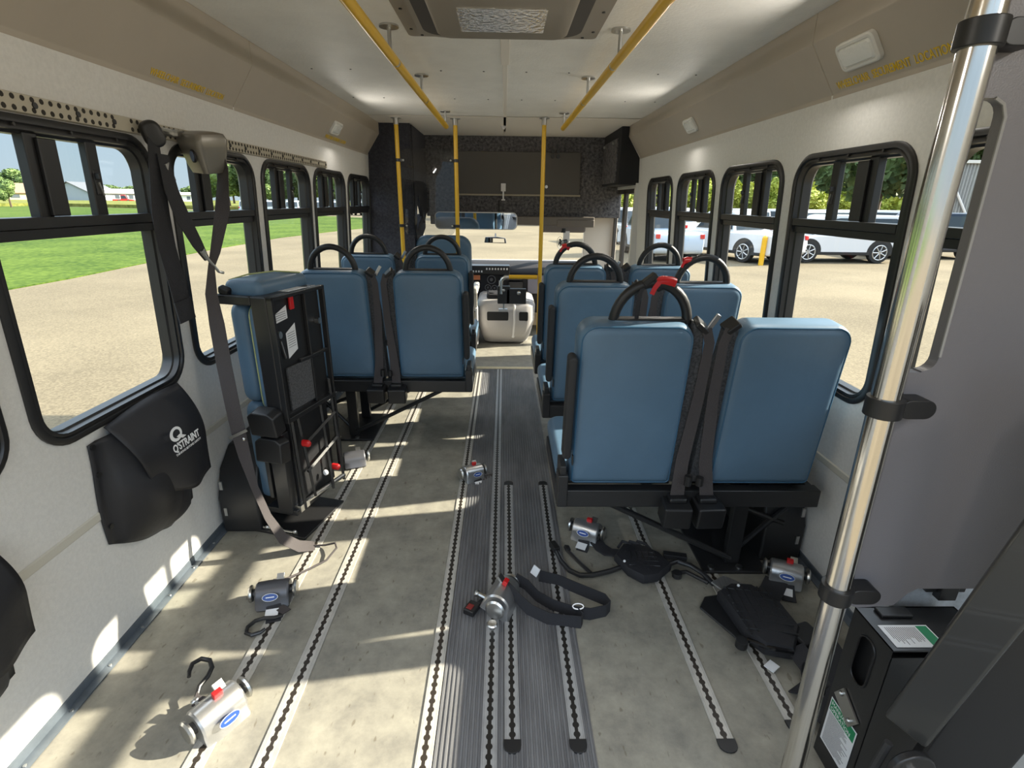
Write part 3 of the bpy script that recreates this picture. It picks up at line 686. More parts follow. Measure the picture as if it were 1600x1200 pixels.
# taller cushion top on the wall seat of the nearest unit
# red ribbons
def ribbon_tag(loc, label, sc=1.0, rz=0.0):
    mb = MB(); x, y, z = loc
    mb.tube([(x-0.035*sc, y, z-0.006*sc), (x-0.01*sc, y, z), (x+0.020*sc, y, z-0.003*sc), (x+0.034*sc, y, z-0.008*sc)], [0.0165, 0.017, 0.017, 0.0165], 12)
    mb.ribbon([(x-0.03*sc, y-0.018, z), (x-0.045*sc, y-0.020, z-0.02*sc), (x-0.055*sc, y-0.02, z-0.045*sc)], (0.8, 0, 0.4), 0.018*sc, 0.002)
    return single('red_ribbon', mb, RED, label, 'ribbon')
ribbon_tag((0.475, 1.510, 1.083), 'red ribbon tied on top of the grab handle of the nearest right seat', 0.78)
ribbon_tag((0.805, 2.275, 1.064), 'red ribbon on the wall-side handle of the second right seat', 0.6)
ribbon_tag((0.345, 2.937, 1.064), 'red ribbon on the aisle handle of the farthest right seat', 0.6)
# loose belt buckles over handle
t = thing('seat_belt_buckle', 'black belt buckle laid over the grab handle of the nearest right seat', 'buckle', (0.43, 1.505, 1.09))
mb = MB(); mb.cbox((0.425, 1.504, 1.090), (0.016, 0.034, 0.045), rot=(0, 0.9, 0)); mb.build('buckle', BLACK, t, world=True, bevel=0.003)
mb = MB(); mb.ribbon([(0.415, 1.500, 1.085), (0.40, 1.496, 1.05), (0.395, 1.502, 1.0), (0.40, 1.51, 0.97)], (1, 0, 0.3), 0.012); mb.build('strap', WEBB, t, world=True)

# wheel housings
for sg, y0, nm in ((-1, 1.80, 'wheel_housing'), (1, 1.62, 'wheel_housing')):
    mb = MB(); L = 0.86; P = [(0.0, 0.0), (-0.0, 0.16), (0.05, 0.27), (0.14, 0.335), (L-0.14, 0.335), (L-0.05, 0.27), (L, 0.16), (L, 0.0)]
    mb.prism(P, lambda a, b, d: (sg*d, y0+a, b), 0.99, 1.146)
    o_ = single(nm, mb, BLACK, 'black wheel housing under the %s seats, against the wall' % ('left' if sg < 0 else 'right'), 'wheel housing', bevel=0.01)
    mb = MB()
    for zz in (0.10, 0.22): mb.cbox((sg*1.12, y0-0.003, zz), (0.012, 0.006, 0.035))
    mb.build('clips', STEEL, o_)

# ================================================================== FOLDED SEAT (left, near)
FS = thing('folded_seat', 'fold-away seat stowed upright against the left wall, black metal side and blue cushions', 'seat', (-0.985, 1.825, 0), rz=math.radians(-15))
FS.scale = (0.93, 0.72, 0.975)
# local: x = towards aisle, y = forward, z up
def fbox(mb, a, b): return mb.box(a, b)
mb = MB()
mb.pillow(0.36, 0.40, 0.075, 0.05, 0.03, Matrix.Translation((0.005, 0.22, 0.765)) @ Matrix.Rotation(PI/2, 4, 'Z'), n=6, bulge=0.008)
mb.pillow(0.36, 0.44, 0.078, 0.05, 0.03, Matrix.Translation((0.0, 0.22, 0.345)) @ Matrix.Rotation(PI/2, 4, 'Z'), n=6, bulge=0.008)
mb.build('back_cushion', VINYL, FS, ang=0.9)
mb = MB()
mb.pillow(0.34, 0.42, 0.05, 0.04, 0.022, Matrix.Translation((0.072, 0.22, 0.745)) @ Matrix.Rotation(PI/2, 4, 'Z'), n=6)
mb.pillow(0.34, 0.40, 0.05, 0.04, 0.022, Matrix.Translation((0.072, 0.22, 0.33)) @ Matrix.Rotation(PI/2, 4, 'Z'), n=6)
c = mb.build('seat_cushion', VINYL, FS, ang=0.9)
mb = MB()
for zc, hh in ((0.745, 0.42), (0.33, 0.40)):
    mb.tube([(0.056, y, z) for y, z in rrect(0.335, hh, 0.05, 6, 0.22, zc)], 0.003, 6, closed=True)
mb.build('piping', PIPEY, c)
mb = MB(); mb.pillow(0.17, 0.40, 0.075, 0.035, 0.03, Matrix.Translation((0.045, 0.24, 1.012)) @ Rx(PI/2), n=6, bulge=0.01); tp = mb.build('top_cushion', VINYL, FS, ang=0.9)
mb = MB(); mb.tube([(-0.03, 0.08, 1.045), (0.02, 0.14, 1.062), (0.06, 0.28, 1.064), (0.11, 0.40, 1.050)], 0.003, 6); mb.build('piping', PIPEY, tp)
# black shell
mb = MB()
fbox(mb, (0.105, 0.0, 0.52), (0.175, 0.42, 1.0)); fbox(mb, (-0.055, 0.0, 0.965), (0.105, 0.03, 1.0)); fbox(mb, (-0.055, 0.0, 0.985), (0.0, 0.40, 1.0))
mb.build('shell', BLKM, FS, bevel=0.006)
mb = MB(); mb.cbox((-0.02, 0.03, 1.012), (0.045, 0.035, 0.03), rot=(0.2, 0.3, 0)); mb.build('release_knob', BLACK, FS, bevel=0.008)
mb = MB()   # aisle side outer frame
fbox(mb, (0.175, 0.0, 0.985), (0.20, 0.44, 1.0)); fbox(mb, (0.175, 0.425, 0.17), (0.20, 0.44, 1.0)); fbox(mb, (0.175, 0.0, 0.52), (0.20, 0.018, 1.0)); fbox(mb, (0.172, 0.0, 0.51), (0.2, 0.44, 0.53)); fbox(mb, (0.175, 0.18, 0.72), (0.192, 0.43, 0.735)); fbox(mb, (0.175, 0.27, 0.53), (0.192, 0.285, 0.99))
fbox(mb, (0.05, 0.0, 0.16), (0.07, 0.42, 0.50))
mb.build('side_frame', BLKM, FS, bevel=0.003)
mb = MB(); fbox(mb, (0.176, 0.07, 0.545), (0.186, 0.27, 0.72)); mb.build('carpet_insert', CARPET, FS, bevel=0.002)
mb = MB(); mb.add([(0.1765, 0.03, 0.895), (0.1765, 0.14, 0.905), (0.1765, 0.14, 0.955), (0.1765, 0.03, 0.925)], [(0,1,2,3)]); lb = mb.build('paper_label', PAPER, FS, smooth=False)
mb = MB(); mb.add([(0.1765, 0.11, 0.75), (0.1765, 0.19, 0.775), (0.1765, 0.19, 0.88), (0.1765, 0.11, 0.85)], [(0,1,2,3)]); lb2 = mb.build('paper_label', PAPER, FS, smooth=False)
mb = MB(); mb.add([(0.10, 0.17, 1.0012), (0.18, 0.17, 1.0012), (0.18, 0.33, 1.0012), (0.10, 0.33, 1.0012)], [(0,1,2,3)]); mb.build('paper_label', PAPER, FS, smooth=False)
for L_, ys, zs in ((lb, (0.045, 0.13), [0.905+0.008*k for k in range(4)]), (lb2, (0.12, 0.18), [0.79+0.009*k for k in range(7)])):
    mb = MB()
    for z in zs: mb.add([(0.1770, ys[0], z), (0.1770, ys[1], z+0.004), (0.1770, ys[1], z+0.006), (0.1770, ys[0], z+0.002)], [(0,1,2,3)])
    tag(mb.build('fine_print', INK, L_, smooth=False), kind='stuff')
mb = MB(); fbox(mb, (0.178, 0.155, 0.935), (0.190, 0.185, 0.985)); mb.build('release_tab', RED, FS, bevel=0.004)
mb = MB(); mb.cyl((0.176, 0.05, 0.855), (0.190, 0.05, 0.855), 0.014, 14); mb.cyl((0.176, 0.37, 0.86), (0.196, 0.37, 0.86), 0.013, 12); mb.cyl((0.182, 0.055, 0.83), (0.182, 0.075, 0.76), 0.005, 8); mb.build('latch_hardware', STEEL, FS)
# lower leg mechanism
mb = MB(); fbox(mb, (0.085, -0.005, 0.10), (0.155, 0.055, 0.46)); fbox(mb, (0.02, 0.0, 0.09), (0.175, 0.36, 0.115))
fbox(mb, (0.100, 0.06, 0.11), (0.165, 0.40, 0.515)); mb.build('leg_housing', mat('satin black steel', (0.03, 0.03, 0.032), 0.3, 0.4), FS, bevel=0.004)
mb = MB()
for a, b in (((0.185, 0.06, 0.10), (0.175, 0.06, 0.52)), ((0.195, 0.14, 0.13), (0.18, 0.10, 0.52)), ((0.205, 0.30, 0.10), (0.185, 0.30, 0.52)), ((0.205, 0.415, 0.10), (0.19, 0.40, 0.60)), ((0.198, 0.10, 0.385), (0.198, 0.41, 0.44)), ((0.198, 0.10, 0.265), (0.198, 0.41, 0.32))):
    mb.tube([a, b], 0.0085, 4)
mb.build('scissor_bars', BLKM, FS, bevel=0.001)
mb = MB(); mb.cyl((0.17, 0.10, 0.12), (0.205, 0.42, 0.12), 0.011, 10); mb.cbox((0.16, 0.06, 0.115), (0.05, 0.08, 0.03)); mb.build('pivot_bar', STEEL, FS, bevel=0.001)
for y_, z_ in ((0.09, 0.40), (0.33, 0.20)):
    mb = MB(); mb.cyl((0.198, y_, z_), (0.222, y_, z_), 0.015, 14); mb.sphere((0.222, y_, z_), 0.015); mb.build('knob', RED, FS)
mb = MB(); mb.sphere((0.20, 0.25, 0.20), 0.013); mb.build('knob', PAPER, FS)
for x_, z_, lab in ((0.120, 0.520, None), (0.130, 0.405, None)):
    mb = MB(); P = [(-0.062, -0.045), (0.062, -0.045), (0.062, 0.038), (0.038, 0.055), (-0.038, 0.055), (-0.062, 0.038)]
    M = Matrix.Translation((x_, -0.045, z_)) @ Rx(0.15 if z_ > 0.45 else -0.1)
    mb.prism([(a, b) for a, b in P], lambda a, b, d: (a, d, b), -0.035, 0.045, M); mb.build('belt_retractor', BLACK, FS, bevel=0.008)
mb = MB(); fbox(mb, (-0.09, -0.04, 0.0), (0.22, 0.36, 0.012)); bp = mb.build('base_plate', BLKM, FS, bevel=0.003)
mb = MB(); mb.cyl((0.0, -0.02, 0.018), (0.17, -0.02, 0.018), 0.006, 8)
for k in (0.02, 0.09, 0.16): mb.sphere((k, -0.02, 0.02), 0.011)
mb.build('clip_row', STEEL, bp)
mb = MB(); mb.cyl((-0.05, 0.1, 0.02), (0.10, 0.1, 0.12), 0.014, 8); mb.cyl((0.02, 0.3, 0.02), (0.10, 0.3, 0.12), 0.014, 8); mb.build('legs', BLKM, FS)

# ================================================================== SHOULDER BELTS ON THE LEFT WALL
t = thing('shoulder_belt_retractor', 'silver shoulder belt reel clamped to the wall track, long strap running to the floor', 'belt reel', (-1.03, 1.96, 1.47))
mb = MB(); M = Matrix.Translation((-1.010, 1.90, 1.450)) @ Euler((0.12, 0.10, -0.5)).to_matrix().to_4x4()
R = []
for z, wx, wy, cx in ((-0.065, 0.030, 0.030, 0), (-0.070, 0.048, 0.044, 0), (-0.045, 0.056, 0.052, 0), (0.010, 0.066, 0.062, 0), (0.032, 0.070, 0.066, 0), (0.050, 0.064, 0.058, 0), (0.056, 0.040, 0.036, 0)):
    R.append([(x, y, z) for x, y in rrect(wx*1.75, wy*1.75, 0.018, 5)])
mb.layers(R[1:], M); mb.build('housing', mat('reel housing', srgb(128, 124, 116), 0.35, 0.55), t, world=True)
mb = MB(); mb.prism([(0.012*math.cos(a), 0.020*math.sin(a)) for a in [2*PI*i/20 for i in range(20)]], lambda a, b, d: (a+0.02, -0.052-d, b-0.015), 0, 0.006, M); bd = mb.build('badge', BLACK, t, world=True)
mb = MB(); mb.prism([(0.009*math.cos(a), 0.016*math.sin(a)) for a in [2*PI*i/20 for i in range(20)]], lambda a, b, d: (a+0.02, -0.058-d, b-0.015), 0, 0.002, M); mb.build('badge_face', mat('badge blue grey', srgb(90, 104, 130), 0.4), bd, world=True)
mb = MB(); mb.cyl((-1.075, 1.78, 1.494), (-1.075, 1.98, 1.494), 0.012, 10); mb.cbox((-1.066, 1.86, 1.494), (0.03, 0.05, 0.02)); mb.build('mount', STEEL, t, world=True)
mb = MB()
pts = [(-0.985, 1.925, 1.485), (-0.972, 1.93, 1.46), (-0.965, 1.915, 1.39), (-0.965, 1.86, 1.25), (-0.965, 1.775, 1.13), (-0.965, 1.735, 1.085), (-0.965, 1.705, 1.00), (-0.962, 1.70, 0.90), (-0.958, 1.69, 0.76), (-0.952, 1.685, 0.60), (-0.945, 1.68, 0.50)]
wv = [(0.35, -0.9, 0.1), (0.6, -0.8, 0.1), (0.9, -0.4, 0), (1, 0.1, 0), (1, 0.9, 0), (1, 1.4, 0), (1, 1.0, 0), (1, 0.3, 0), (1, 0.1, 0), (1, 0, 0), (1, 0, 0.1)]
mb.ribbon(pts, wv, [0.048]*4+[0.030, 0.020, 0.036, 0.046, 0.050, 0.052, 0.052], 0.002)
mb.build('strap', WEB, t, world=True)
mb = MB(); pts = [(-0.945, 1.68, 0.50), (-0.935, 1.672, 0.42), (-0.91, 1.655, 0.30), (-0.875, 1.645, 0.18), (-0.835, 1.65, 0.08), (-0.79, 1.675, 0.025), (-0.74, 1.70, 0.008)]
mb.ribbon(pts, [(1, 0.1, 0.1), (0.9, 0.5, 0.2), (0.6, 0.8, 0.1), (0.5, 0.9, 0), (0.4, 1, 0), (0.3, 1, 0), (0.3, 1, 0)], [0.050, 0.040, 0.026, 0.030, 0.044, 0.050, 0.048], 0.002)
mb.build('lower_strap', WEB, t, world=True)
mb = MB(); mb.cbox((-0.945, 1.673, 0.505), (0.075, 0.004, 0.010), rot=(0, -0.45, 0)); mb.sphere((-0.925, 1.67, 0.488), 0.007); mb.build('bracket_clip', STEEL, t, world=True)
mb = MB(); mb.tube([(-0.74, 1.70, 0.010), (-0.70, 1.70, 0.012), (-0.655, 1.69, 0.03), (-0.64, 1.66, 0.03), (-0.665, 1.61, 0.012), (-0.72, 1.56, 0.008), (-0.77, 1.50, 0.02), (-0.80, 1.47, 0.04)], 0.004, 8); mb.build('tether', WEB, t, world=True)
t = thing('hanging_shoulder_belt', 'black folded shoulder strap hanging from a rounded anchor over the nearest left window', 'strap', (-1.05, 1.72, 1.48))
mb = MB(); mb.pillow(0.055, 0.075, 0.034, 0.024, 0.012, Matrix.Translation((-1.045, 1.695, 1.475)) @ Euler((0.1, -0.35, 0.9)).to_matrix().to_4x4(), n=6); mb.build('anchor_cover', BLACK, t, world=True)
mb = MB(); pts = [(-1.04, 1.685, 1.46), (-1.035, 1.66, 1.36), (-1.035, 1.64, 1.25), (-1.04, 1.645, 1.15), (-1.045, 1.665, 1.05), (-1.05, 1.685, 0.93)]
mb.ribbon(pts, (0.25, 1, -0.1), [0.036, 0.050, 0.062, 0.062, 0.062, 0.060], 0.003); mb.build('strap', WEBB, t, world=True)
mb = MB(); mb.ribbon([(-1.0445, 1.672, 0.985), (-1.0465, 1.684, 0.915)], (0.25, 1, -0.1), 0.064, 0.006); mb.build('stitched_end', WEBB, t, world=True)
mb = MB(); pts = [(-1.025, 1.69, 1.42), (-1.01, 1.675, 1.32), (-0.995, 1.68, 1.24), (-0.98, 1.705, 1.16), (-0.970, 1.725, 1.11)]
mb.ribbon(pts, (0.3, 1, 0.35), [0.034, 0.046, 0.052, 0.040, 0.020], 0.003); mb.build('front_strap', WEBB, t, world=True)
mb = MB(); mb.tube([(-0.975, 1.712, 1.135), (-0.965, 1.735, 1.10), (-0.957, 1.76, 1.065), (-0.95, 1.775, 1.06)], 0.005, 8); mb.cbox((-0.972, 1.72, 1.125), (0.008, 0.02, 0.035), rot=(0.5, 0, 0)); mb.build('hook_clip', STEEL, t, world=True, bevel=0.001); mb = MB(); mb.cbox((-1.018, 1.700, 1.37), (0.006, 0.020, 0.055), rot=(0.35, 0, 0)); mb.build('clip', STEEL, t, world=True, bevel=0.001)

# ================================================================== WALL BAGS
def bag(yc, label, w_=0.40, z0=0.345, z1=0.69, logo=True):
    t = thing('storage_pouch', label, 'bag', WP(-1, yc, z0))
    mb = MB(); nu, nv = 26, 22; V = []; F_ = []
    rnd = random.Random(int(yc*100))
    for j in range(nv+1):
        v = j/nv
        for i in range(nu+1):
            u = i/nu
            wloc = w_*(1.0+0.03*math.sin(v*5)); y = yc+(u-0.5)*wloc
            z = z0+(z1-z0)*v-(1-v)*(0.095*math.sin(PI*min(1,u*1.15)*0.55)+0.02*math.sin(PI*u)) - (0.03*v*(1-u))
            bul = 0.092*math.sin(PI*min(1, max(0, (u*1.08-0.06))))**0.6*max(0, math.sin(PI*min(1, 0.06+(1-v)*0.92)))**0.7
            if u < 0.1: bul *= u/0.1*0.25
            bul += 0.010*math.sin(9*u+5*v)*math.sin(7*v+2)*(1 if 0.1 < u < 0.95 else 0)
            bul += 0.012*max(0, 1-abs(u-0.60)*18)*(1-v)
            bul = max(0.004, bul)
            V.append(WP(-1, y, z, bul))
    for j in range(nv):
        for i in range(nu): a = j*(nu+1)+i; F_.append((a, a+1, a+nu+2, a+nu+1))
    mb.add(V, F_); o_ = mb.build('pouch_body', NYLON, t, world=True, ang=3)
    md = o_.modifiers.new('solid', 'SOLIDIFY'); md.thickness = 0.003; md.offset = 0
    mb = MB(); V = []; F_ = []; nu, nv = 20, 16
    for j in range(nv+1):
        v = j/nv
        for i in range(nu+1):
            u = i/nu; y = yc-w_*0.5+w_*(0.16+0.22*v*v+(0.86-0.24*v*v)*u)
            zt = z1+0.012*math.sin(PI*u)+0.01*u; zb = z0+0.035+0.05*(1-u)-0.03*math.sin(PI*u)
            z = zt+(zb-zt)*v
            bul = 0.012+0.096*math.sin(PI*0.5*min(1, v*1.7))**0.9*(0.80+0.20*math.sin(PI*u))-0.012*v*(1-u)
            bul += 0.008*math.sin(8*u+3*v+yc)*v
            V.append(WP(-1, y, z, bul))
    for j in range(nv):
        for i in range(nu): a = j*(nu+1)+i; F_.append((a, a+1, a+nu+2, a+nu+1))
    mb.add(V, F_); fl = mb.build('flap', NYLON, t, world=True, ang=3)
    md = fl.modifiers.new('solid', 'SOLIDIFY'); md.thickness = 0.003; md.offset = 0
    mb = MB()
    for z in (z0+0.05, z0+0.22, z1-0.04): mb.cyl(WP(-1, yc-w_/2+0.018, z, 0.003), WP(-1, yc-w_/2+0.018, z, 0.010), 0.008, 12)
    mb.build('snaps', BLKM, t, world=True)
    if logo:
        # print on the flap front
        p0 = Vector(WP(-1, yc-0.020, 0.548, 0.117)); u_ = Vector((0.02, 1, 0)); v_ = Vector((-0.10, 0, 1))
        M = frame(p0, u_, v_)
        lg = text('printed_logo', "Q'STRAINT", M, 0.034, WHITEINK, t, sx=0.80, bold=0.0009)
        text('tagline', 'THINKING BEYOND SAFETY', M @ Matrix.Translation((0.004, -0.014, 0)), 0.0105, WHITEINK, lg, sx=0.98)
        mb = MB(); c_ = (0.032, 0.052); n = 28; vs_ = []
        for i in range(n):
            a = 2*PI*i/n; vs_ += [(c_[0]+0.029*math.cos(a), c_[1]+0.023*math.sin(a), 0), (c_[0]+0.017*math.cos(a)+0.002, c_[1]+0.014*math.sin(a), 0)]
        fs = [(2*i, (2*i+2) % (2*n), (2*i+3) % (2*n), 2*i+1) for i in range(n)]
        o2 = len(vs_); vs_ += [(0.030, 0.043, 0.0004), (0.045, 0.046, 0.0004), (0.074, 0.030, 0.0004), (0.056, 0.028, 0.0004)]; fs.append((o2, o2+1, o2+2, o2+3))
        Mi = root_matrix(t).inverted() @ M
        mb.add(vs_, fs, Mi); mb.build('emblem', WHITEINK, lg, smooth=False)
    return t
bag(1.462, 'black nylon pouch with white printed logo hanging below the nearest left window')
bag(0.725, 'second black pouch at the left edge of the view', logo=False, z1=0.60, z0=0.33)

# ================================================================== TIE-DOWN REELS ON THE FLOOR
def retractor(loc, rz, tilt=(0, 0), label='', dark=False, hook=None, badge=True, tag_=True, lever=True, z=0.0, strap=None, group=None, sc=1.0):
    sc = sc*1.2
    t = thing('tie_down_reel', label, 'tie-down', (loc[0], loc[1], z), rot=(tilt[0], tilt[1], rz), group=group)
    hm = mat('dark reel shell', (0.10, 0.10, 0.11), 0.4, 0.5) if dark else SILVER
    mb = MB(); P = []
    for i in range(13):
        a = PI*i/12; P.append((0.034*math.cos(a)+0.004, 0.028+0.036*math.sin(a)))
    P = [(0.040, 0.006)]+P+[(-0.040, 0.010), (-0.036, 0.004)]
    rings = []
    for x, k in ((-0.044, 0.90), (-0.040, 1.0), (-0.015, 1.03), (0.015, 1.03), (0.040, 1.0), (0.044, 0.90)):
        rings.append([(x*sc, a*k*sc, (0.03+(b-0.03)*k)*sc) for a, b in P])
    mb.layers(rings); mb.build('housing', hm, t)
    for sx in (-1, 1):
        mb = MB(); mb.cyl((sx*0.044*sc, 0.004, 0.036*sc), (sx*0.052*sc, 0.004, 0.036*sc), 0.012*sc, 14); mb.build('spindle', BLACK, t)
    for sx in (-1, 1):
        mb = MB(); mb.lathe([(0.010*sc, 0), (0.022*sc, 0.002), (0.024*sc, 0.008), (0.020*sc, 0.013), (0.006*sc, 0.014)], Matrix.Translation((sx*0.052*sc, 0.004, 0.036*sc)) @ Matrix.Rotation(sx*PI/2, 4, 'Y'), 18); mb.build('ratchet_knob', STEEL, t)
    if badge:
        mb = MB(); M = Matrix.Translation((0.0, -0.036*sc, 0.048*sc)) @ Rx(PI*0.34)
        e1 = [(0.020*sc*math.cos(a), 0.010*sc*math.sin(a)) for a in [2*PI*i/20 for i in range(20)]]
        mb.prism(e1, lambda a, b, d: (a, b, d), 0.0, 0.0035, M); bd = mb.build('badge', BLUELOGO, t)
        mb = MB(); mb.tube([(a, b, 0.0036) for a, b in e1], 0.0008, 5, closed=True, M=M); mb.box((-0.011*sc, -0.0014, 0.0034), (0.011*sc, 0.0014, 0.0040), M); mb.build('badge_mark', WHITEINK, bd)
    if lever:
        mb = MB(); mb.cbox((0.006*sc, 0.012*sc, 0.070*sc), (0.018*sc, 0.012*sc, 0.012*sc)); mb.build('release_button', RED, t, bevel=0.002)
    mb = MB(); mb.cbox((0.018*sc, 0.026*sc, 0.062*sc), (0.02*sc, 0.022*sc, 0.006*sc), rot=(0.5, 0, 0)); mb.cyl((-0.01*sc, 0.035*sc, 0.012*sc), (-0.01*sc, 0.060*sc, 0.010*sc), 0.006*sc, 8); mb.sphere((-0.01*sc, 0.062*sc, 0.010*sc), 0.010*sc, sc=(1, 0.7, 0.8)); mb.build('track_fitting', STEEL, t, bevel=0.001)
    if tag_:
        mb = MB(); mb.ribbon([(0.006, -0.036*sc, 0.020*sc), (0.010, -0.052*sc, 0.010), (0.014, -0.085*sc, 0.007)], (1, 0.1, 0), 0.046, 0.003); sp_ = mb.build('webbing', WEBB, t)
        mb = MB(); mb.cbox((0.004, -0.058*sc, 0.0155), (0.040, 0.030, 0.0015), rot=(0.22, 0, 0)); mb.build('white_tag', PAPER, sp_)
    if hook:
        hx, hy, ha = hook
        M = Matrix.Translation((hx, hy, 0.012)) @ Matrix.Rotation(ha, 4, 'Z')
        mb = MB(); pts = [(0.030*math.cos(a), 0.022*math.sin(a), 0) for a in [math.radians(-50+290*i/16) for i in range(17)]]
        pts = [(0.075, 0.006, 0.0), (0.050, 0.002, 0.003)]+pts[::-1]
        pts = [(0.085, 0.0, 0), (0.060, 0.004, 0.004), (0.035, 0.022, 0.004), (0.010, 0.030, 0.003), (-0.016, 0.022, 0), (-0.026, 0.0, 0), (-0.016, -0.020, 0), (0.008, -0.026, 0), (0.024, -0.024, 0.002)]
        mb.tube(pts, [0.0055, 0.006, 0.0065, 0.0065, 0.0065, 0.0065, 0.0062, 0.0058, 0.005], 10, M=M); mb.build('hook', BLKM, t)
        mb = MB(); mb.ribbon([M @ Vector((0.085, 0, 0)), M @ Vector((0.10, 0.0, 0.006)), Vector((0.006, (0.045 if hy > 0 else -0.034), 0.018))], (0, 0.3, 1) if abs(ha) < 0 else (0.5, 0.6, 0.1), 0.028, 0.003); mb.build('hook_strap', WEB, t)
    return t
retractor((-0.745, 0.985), math.radians(58), (0.25, 0.0), 'silver tie-down reel in sun at lower left with a black hook behind it', hook=(0.045, 0.16, -2.2), tag_=False, sc=1.1)
retractor((-0.775, 1.41), math.radians(12), (0, 0), 'dark grey tie-down reel with blue oval badge and white tag beside the left wall tracks', dark=True, hook=(-0.035, -0.125, 0.5), lever=False, sc=1.0)
retractor((-0.765, 2.37), math.radians(20), (0, 0), 'small dark tie-down reel on the floor before the left double seat', dark=True, tag_=False, badge=False, lever=False)
retractor((-0.155, 2.24), math.radians(35), (0.2, 0.1), 'silver tie-down reel with paper tags at the left edge of the ribbed runner', hook=(0.05, -0.06, 0.2), sc=0.95)
retractor((-0.01, 1.385), math.radians(70), (0.35, 0.1), 'silver tie-down reel with a long looped strap at the centre of the runner', badge=False, tag_=False, sc=1.15)
retractor((0.345, 1.765), math.radians(-28), (0.1, 0), 'silver tie-down reel with white tag under the corner of the nearest right seat', sc=1.0)
retractor((1.025, 1.500), math.radians(-25), (0.1, 0), 'silver tie-down reel by the right wall baseboard', sc=1.0, z=0.01)
# looped strap of the centre reel
t = thing('looped_strap', 'dark looped webbing strap with a small buckle lying across the ribbed runner', 'strap', (0.15, 1.38, 0.0))
mb = MB(); pts = [(0.02, 1.395, 0.075), (0.05, 1.355, 0.068), (0.09, 1.325, 0.045), (0.15, 1.305, 0.028), (0.21, 1.295, 0.026), (0.255, 1.290, 0.026), (0.262, 1.305, 0.026), (0.245, 1.335, 0.026)]
mb.ribbon(pts, (0, 0.05, 1), 0.046, 0.003); mb.build('near_band', WEBB, t, world=True)
mb = MB(); pts = [(0.045, 1.455, 0.06), (0.085, 1.44, 0.045), (0.12, 1.405, 0.028), (0.17, 1.365, 0.026), (0.235, 1.335, 0.026), (0.29, 1.325, 0.026), (0.345, 1.34, 0.026), (0.362, 1.36, 0.026), (0.350, 1.39, 0.026), (0.27, 1.44, 0.026), (0.20, 1.485, 0.026), (0.135, 1.505, 0.028)]
mb.ribbon(pts, (0, 0.05, 1), 0.046, 0.003); mb.build('far_band', WEBB, t, world=True)
mb = MB(); mb.cbox((0.120, 1.510, 0.045), (0.004, 0.028, 0.034), rot=(0.3, 0.3, 1.0)); mb.build('paper_tag', PAPER, t, world=True)
mb = MB(); mb.tube([(0.25+0.018*math.cos(a), 1.333+0.006*math.sin(a), 0.050+0.006*math.sin(a)) for a in [2*PI*i/12 for i in range(12)]], 0.003, 6, closed=True); mb.build('buckle', STEEL, t, world=True)
t = thing('red_buckle', 'small black buckle with a red button beside the centre reel', 'buckle', (-0.095, 1.36, 0.007))
mb = MB(); mb.cbox((-0.10, 1.355, 0.022), (0.040, 0.050, 0.022), rot=(0, 0, -0.5)); mb.cbox((-0.072, 1.385, 0.020), (0.018, 0.04, 0.010), rot=(0, 0, -0.7)); mb.build('body', BLACK, t, world=True, bevel=0.004)
mb = MB(); mb.cbox((-0.105, 1.350, 0.034), (0.020, 0.022, 0.004), rot=(0, 0, -0.5)); mb.build('button', mat('dull red', srgb(120, 36, 34), 0.4), t, world=True, bevel=0.001)
t = thing('track_stud', 'loose steel track stud fitted in the long centre track', 'fitting', (-0.03, 1.27, 0.006))
mb = MB(); mb.lathe([(0.016, 0.030), (0.018, 0.034), (0.014, 0.038), (0.002, 0.039)], Matrix.Translation((0, 0, 0))); mb.cyl((0, 0, 0.018), (0, 0, 0.031), 0.010, 14); mb.cyl((0, 0, 0.0), (0, -0.004, 0.018), 0.005, 10); mb.build('stud', STEEL, t)
# black padded footrest pieces on the right
QUILT = mat('quilted black pad', (0.012, 0.012, 0.015), 0.7, bump=1.0, bscale=45)
t = thing('padded_footrest', 'black padded wheelchair footrest with bent tube legs behind the looped strap', 'footrest', (0.50, 1.56, 0.0))
mb = MB(); P = [(0.425, 1.60), (0.455, 1.52), (0.505, 1.475), (0.56, 1.485), (0.625, 1.545), (0.60, 1.61), (0.55, 1.655), (0.47, 1.665)]
cen = (0.52, 1.57); R_ = []
for k, z in ((0.93, 0.012), (1.0, 0.020), (1.0, 0.040), (0.94, 0.050), (0.6, 0.056)): R_.append([(cen[0]+(a-cen[0])*k, cen[1]+(b-cen[1])*k, z) for a, b in P])
mb.layers(R_); pd = mb.build('pad', QUILT, t, world=True)
mb = MB()
for k in range(5): mb.tube([(0.475+0.022*k, 1.53, 0.053), (0.485+0.022*k, 1.61, 0.056)], 0.0025, 6)
for k in range(4): mb.tube([(0.465, 1.61-0.025*k, 0.053), (0.575, 1.60-0.025*k, 0.055)], 0.0025, 6)
tag(mb.build('pad_ridges', BLACK, pd, world=True), kind='stuff')
mb = MB(); mb.sphere((0.452, 1.555, 0.052), 0.005); mb.build('rivet', PAPER, t, world=True)
mb = MB(); mb.tube([(0.21, 1.655, 0.022), (0.225, 1.60, 0.016), (0.25, 1.55, 0.014), (0.285, 1.525, 0.014), (0.33, 1.525, 0.014), (0.40, 1.545, 0.016), (0.44, 1.56, 0.02)], 0.0095, 10); mb.tube([(0.25, 1.640, 0.035), (0.285, 1.59, 0.025), (0.325, 1.530, 0.018)], 0.007, 8); mb.build('bent_tube', BLKM, t, world=True)
mb = MB(); mb.cbox((0.205, 1.675, 0.025), (0.026, 0.05, 0.022), rot=(0, 0, 0.35)); mb.cbox((0.252, 1.650, 0.036), (0.02, 0.028, 0.014), rot=(0, 0.3, 0.2)); mb.build('bracket', BLACK, t, world=True, bevel=0.003)
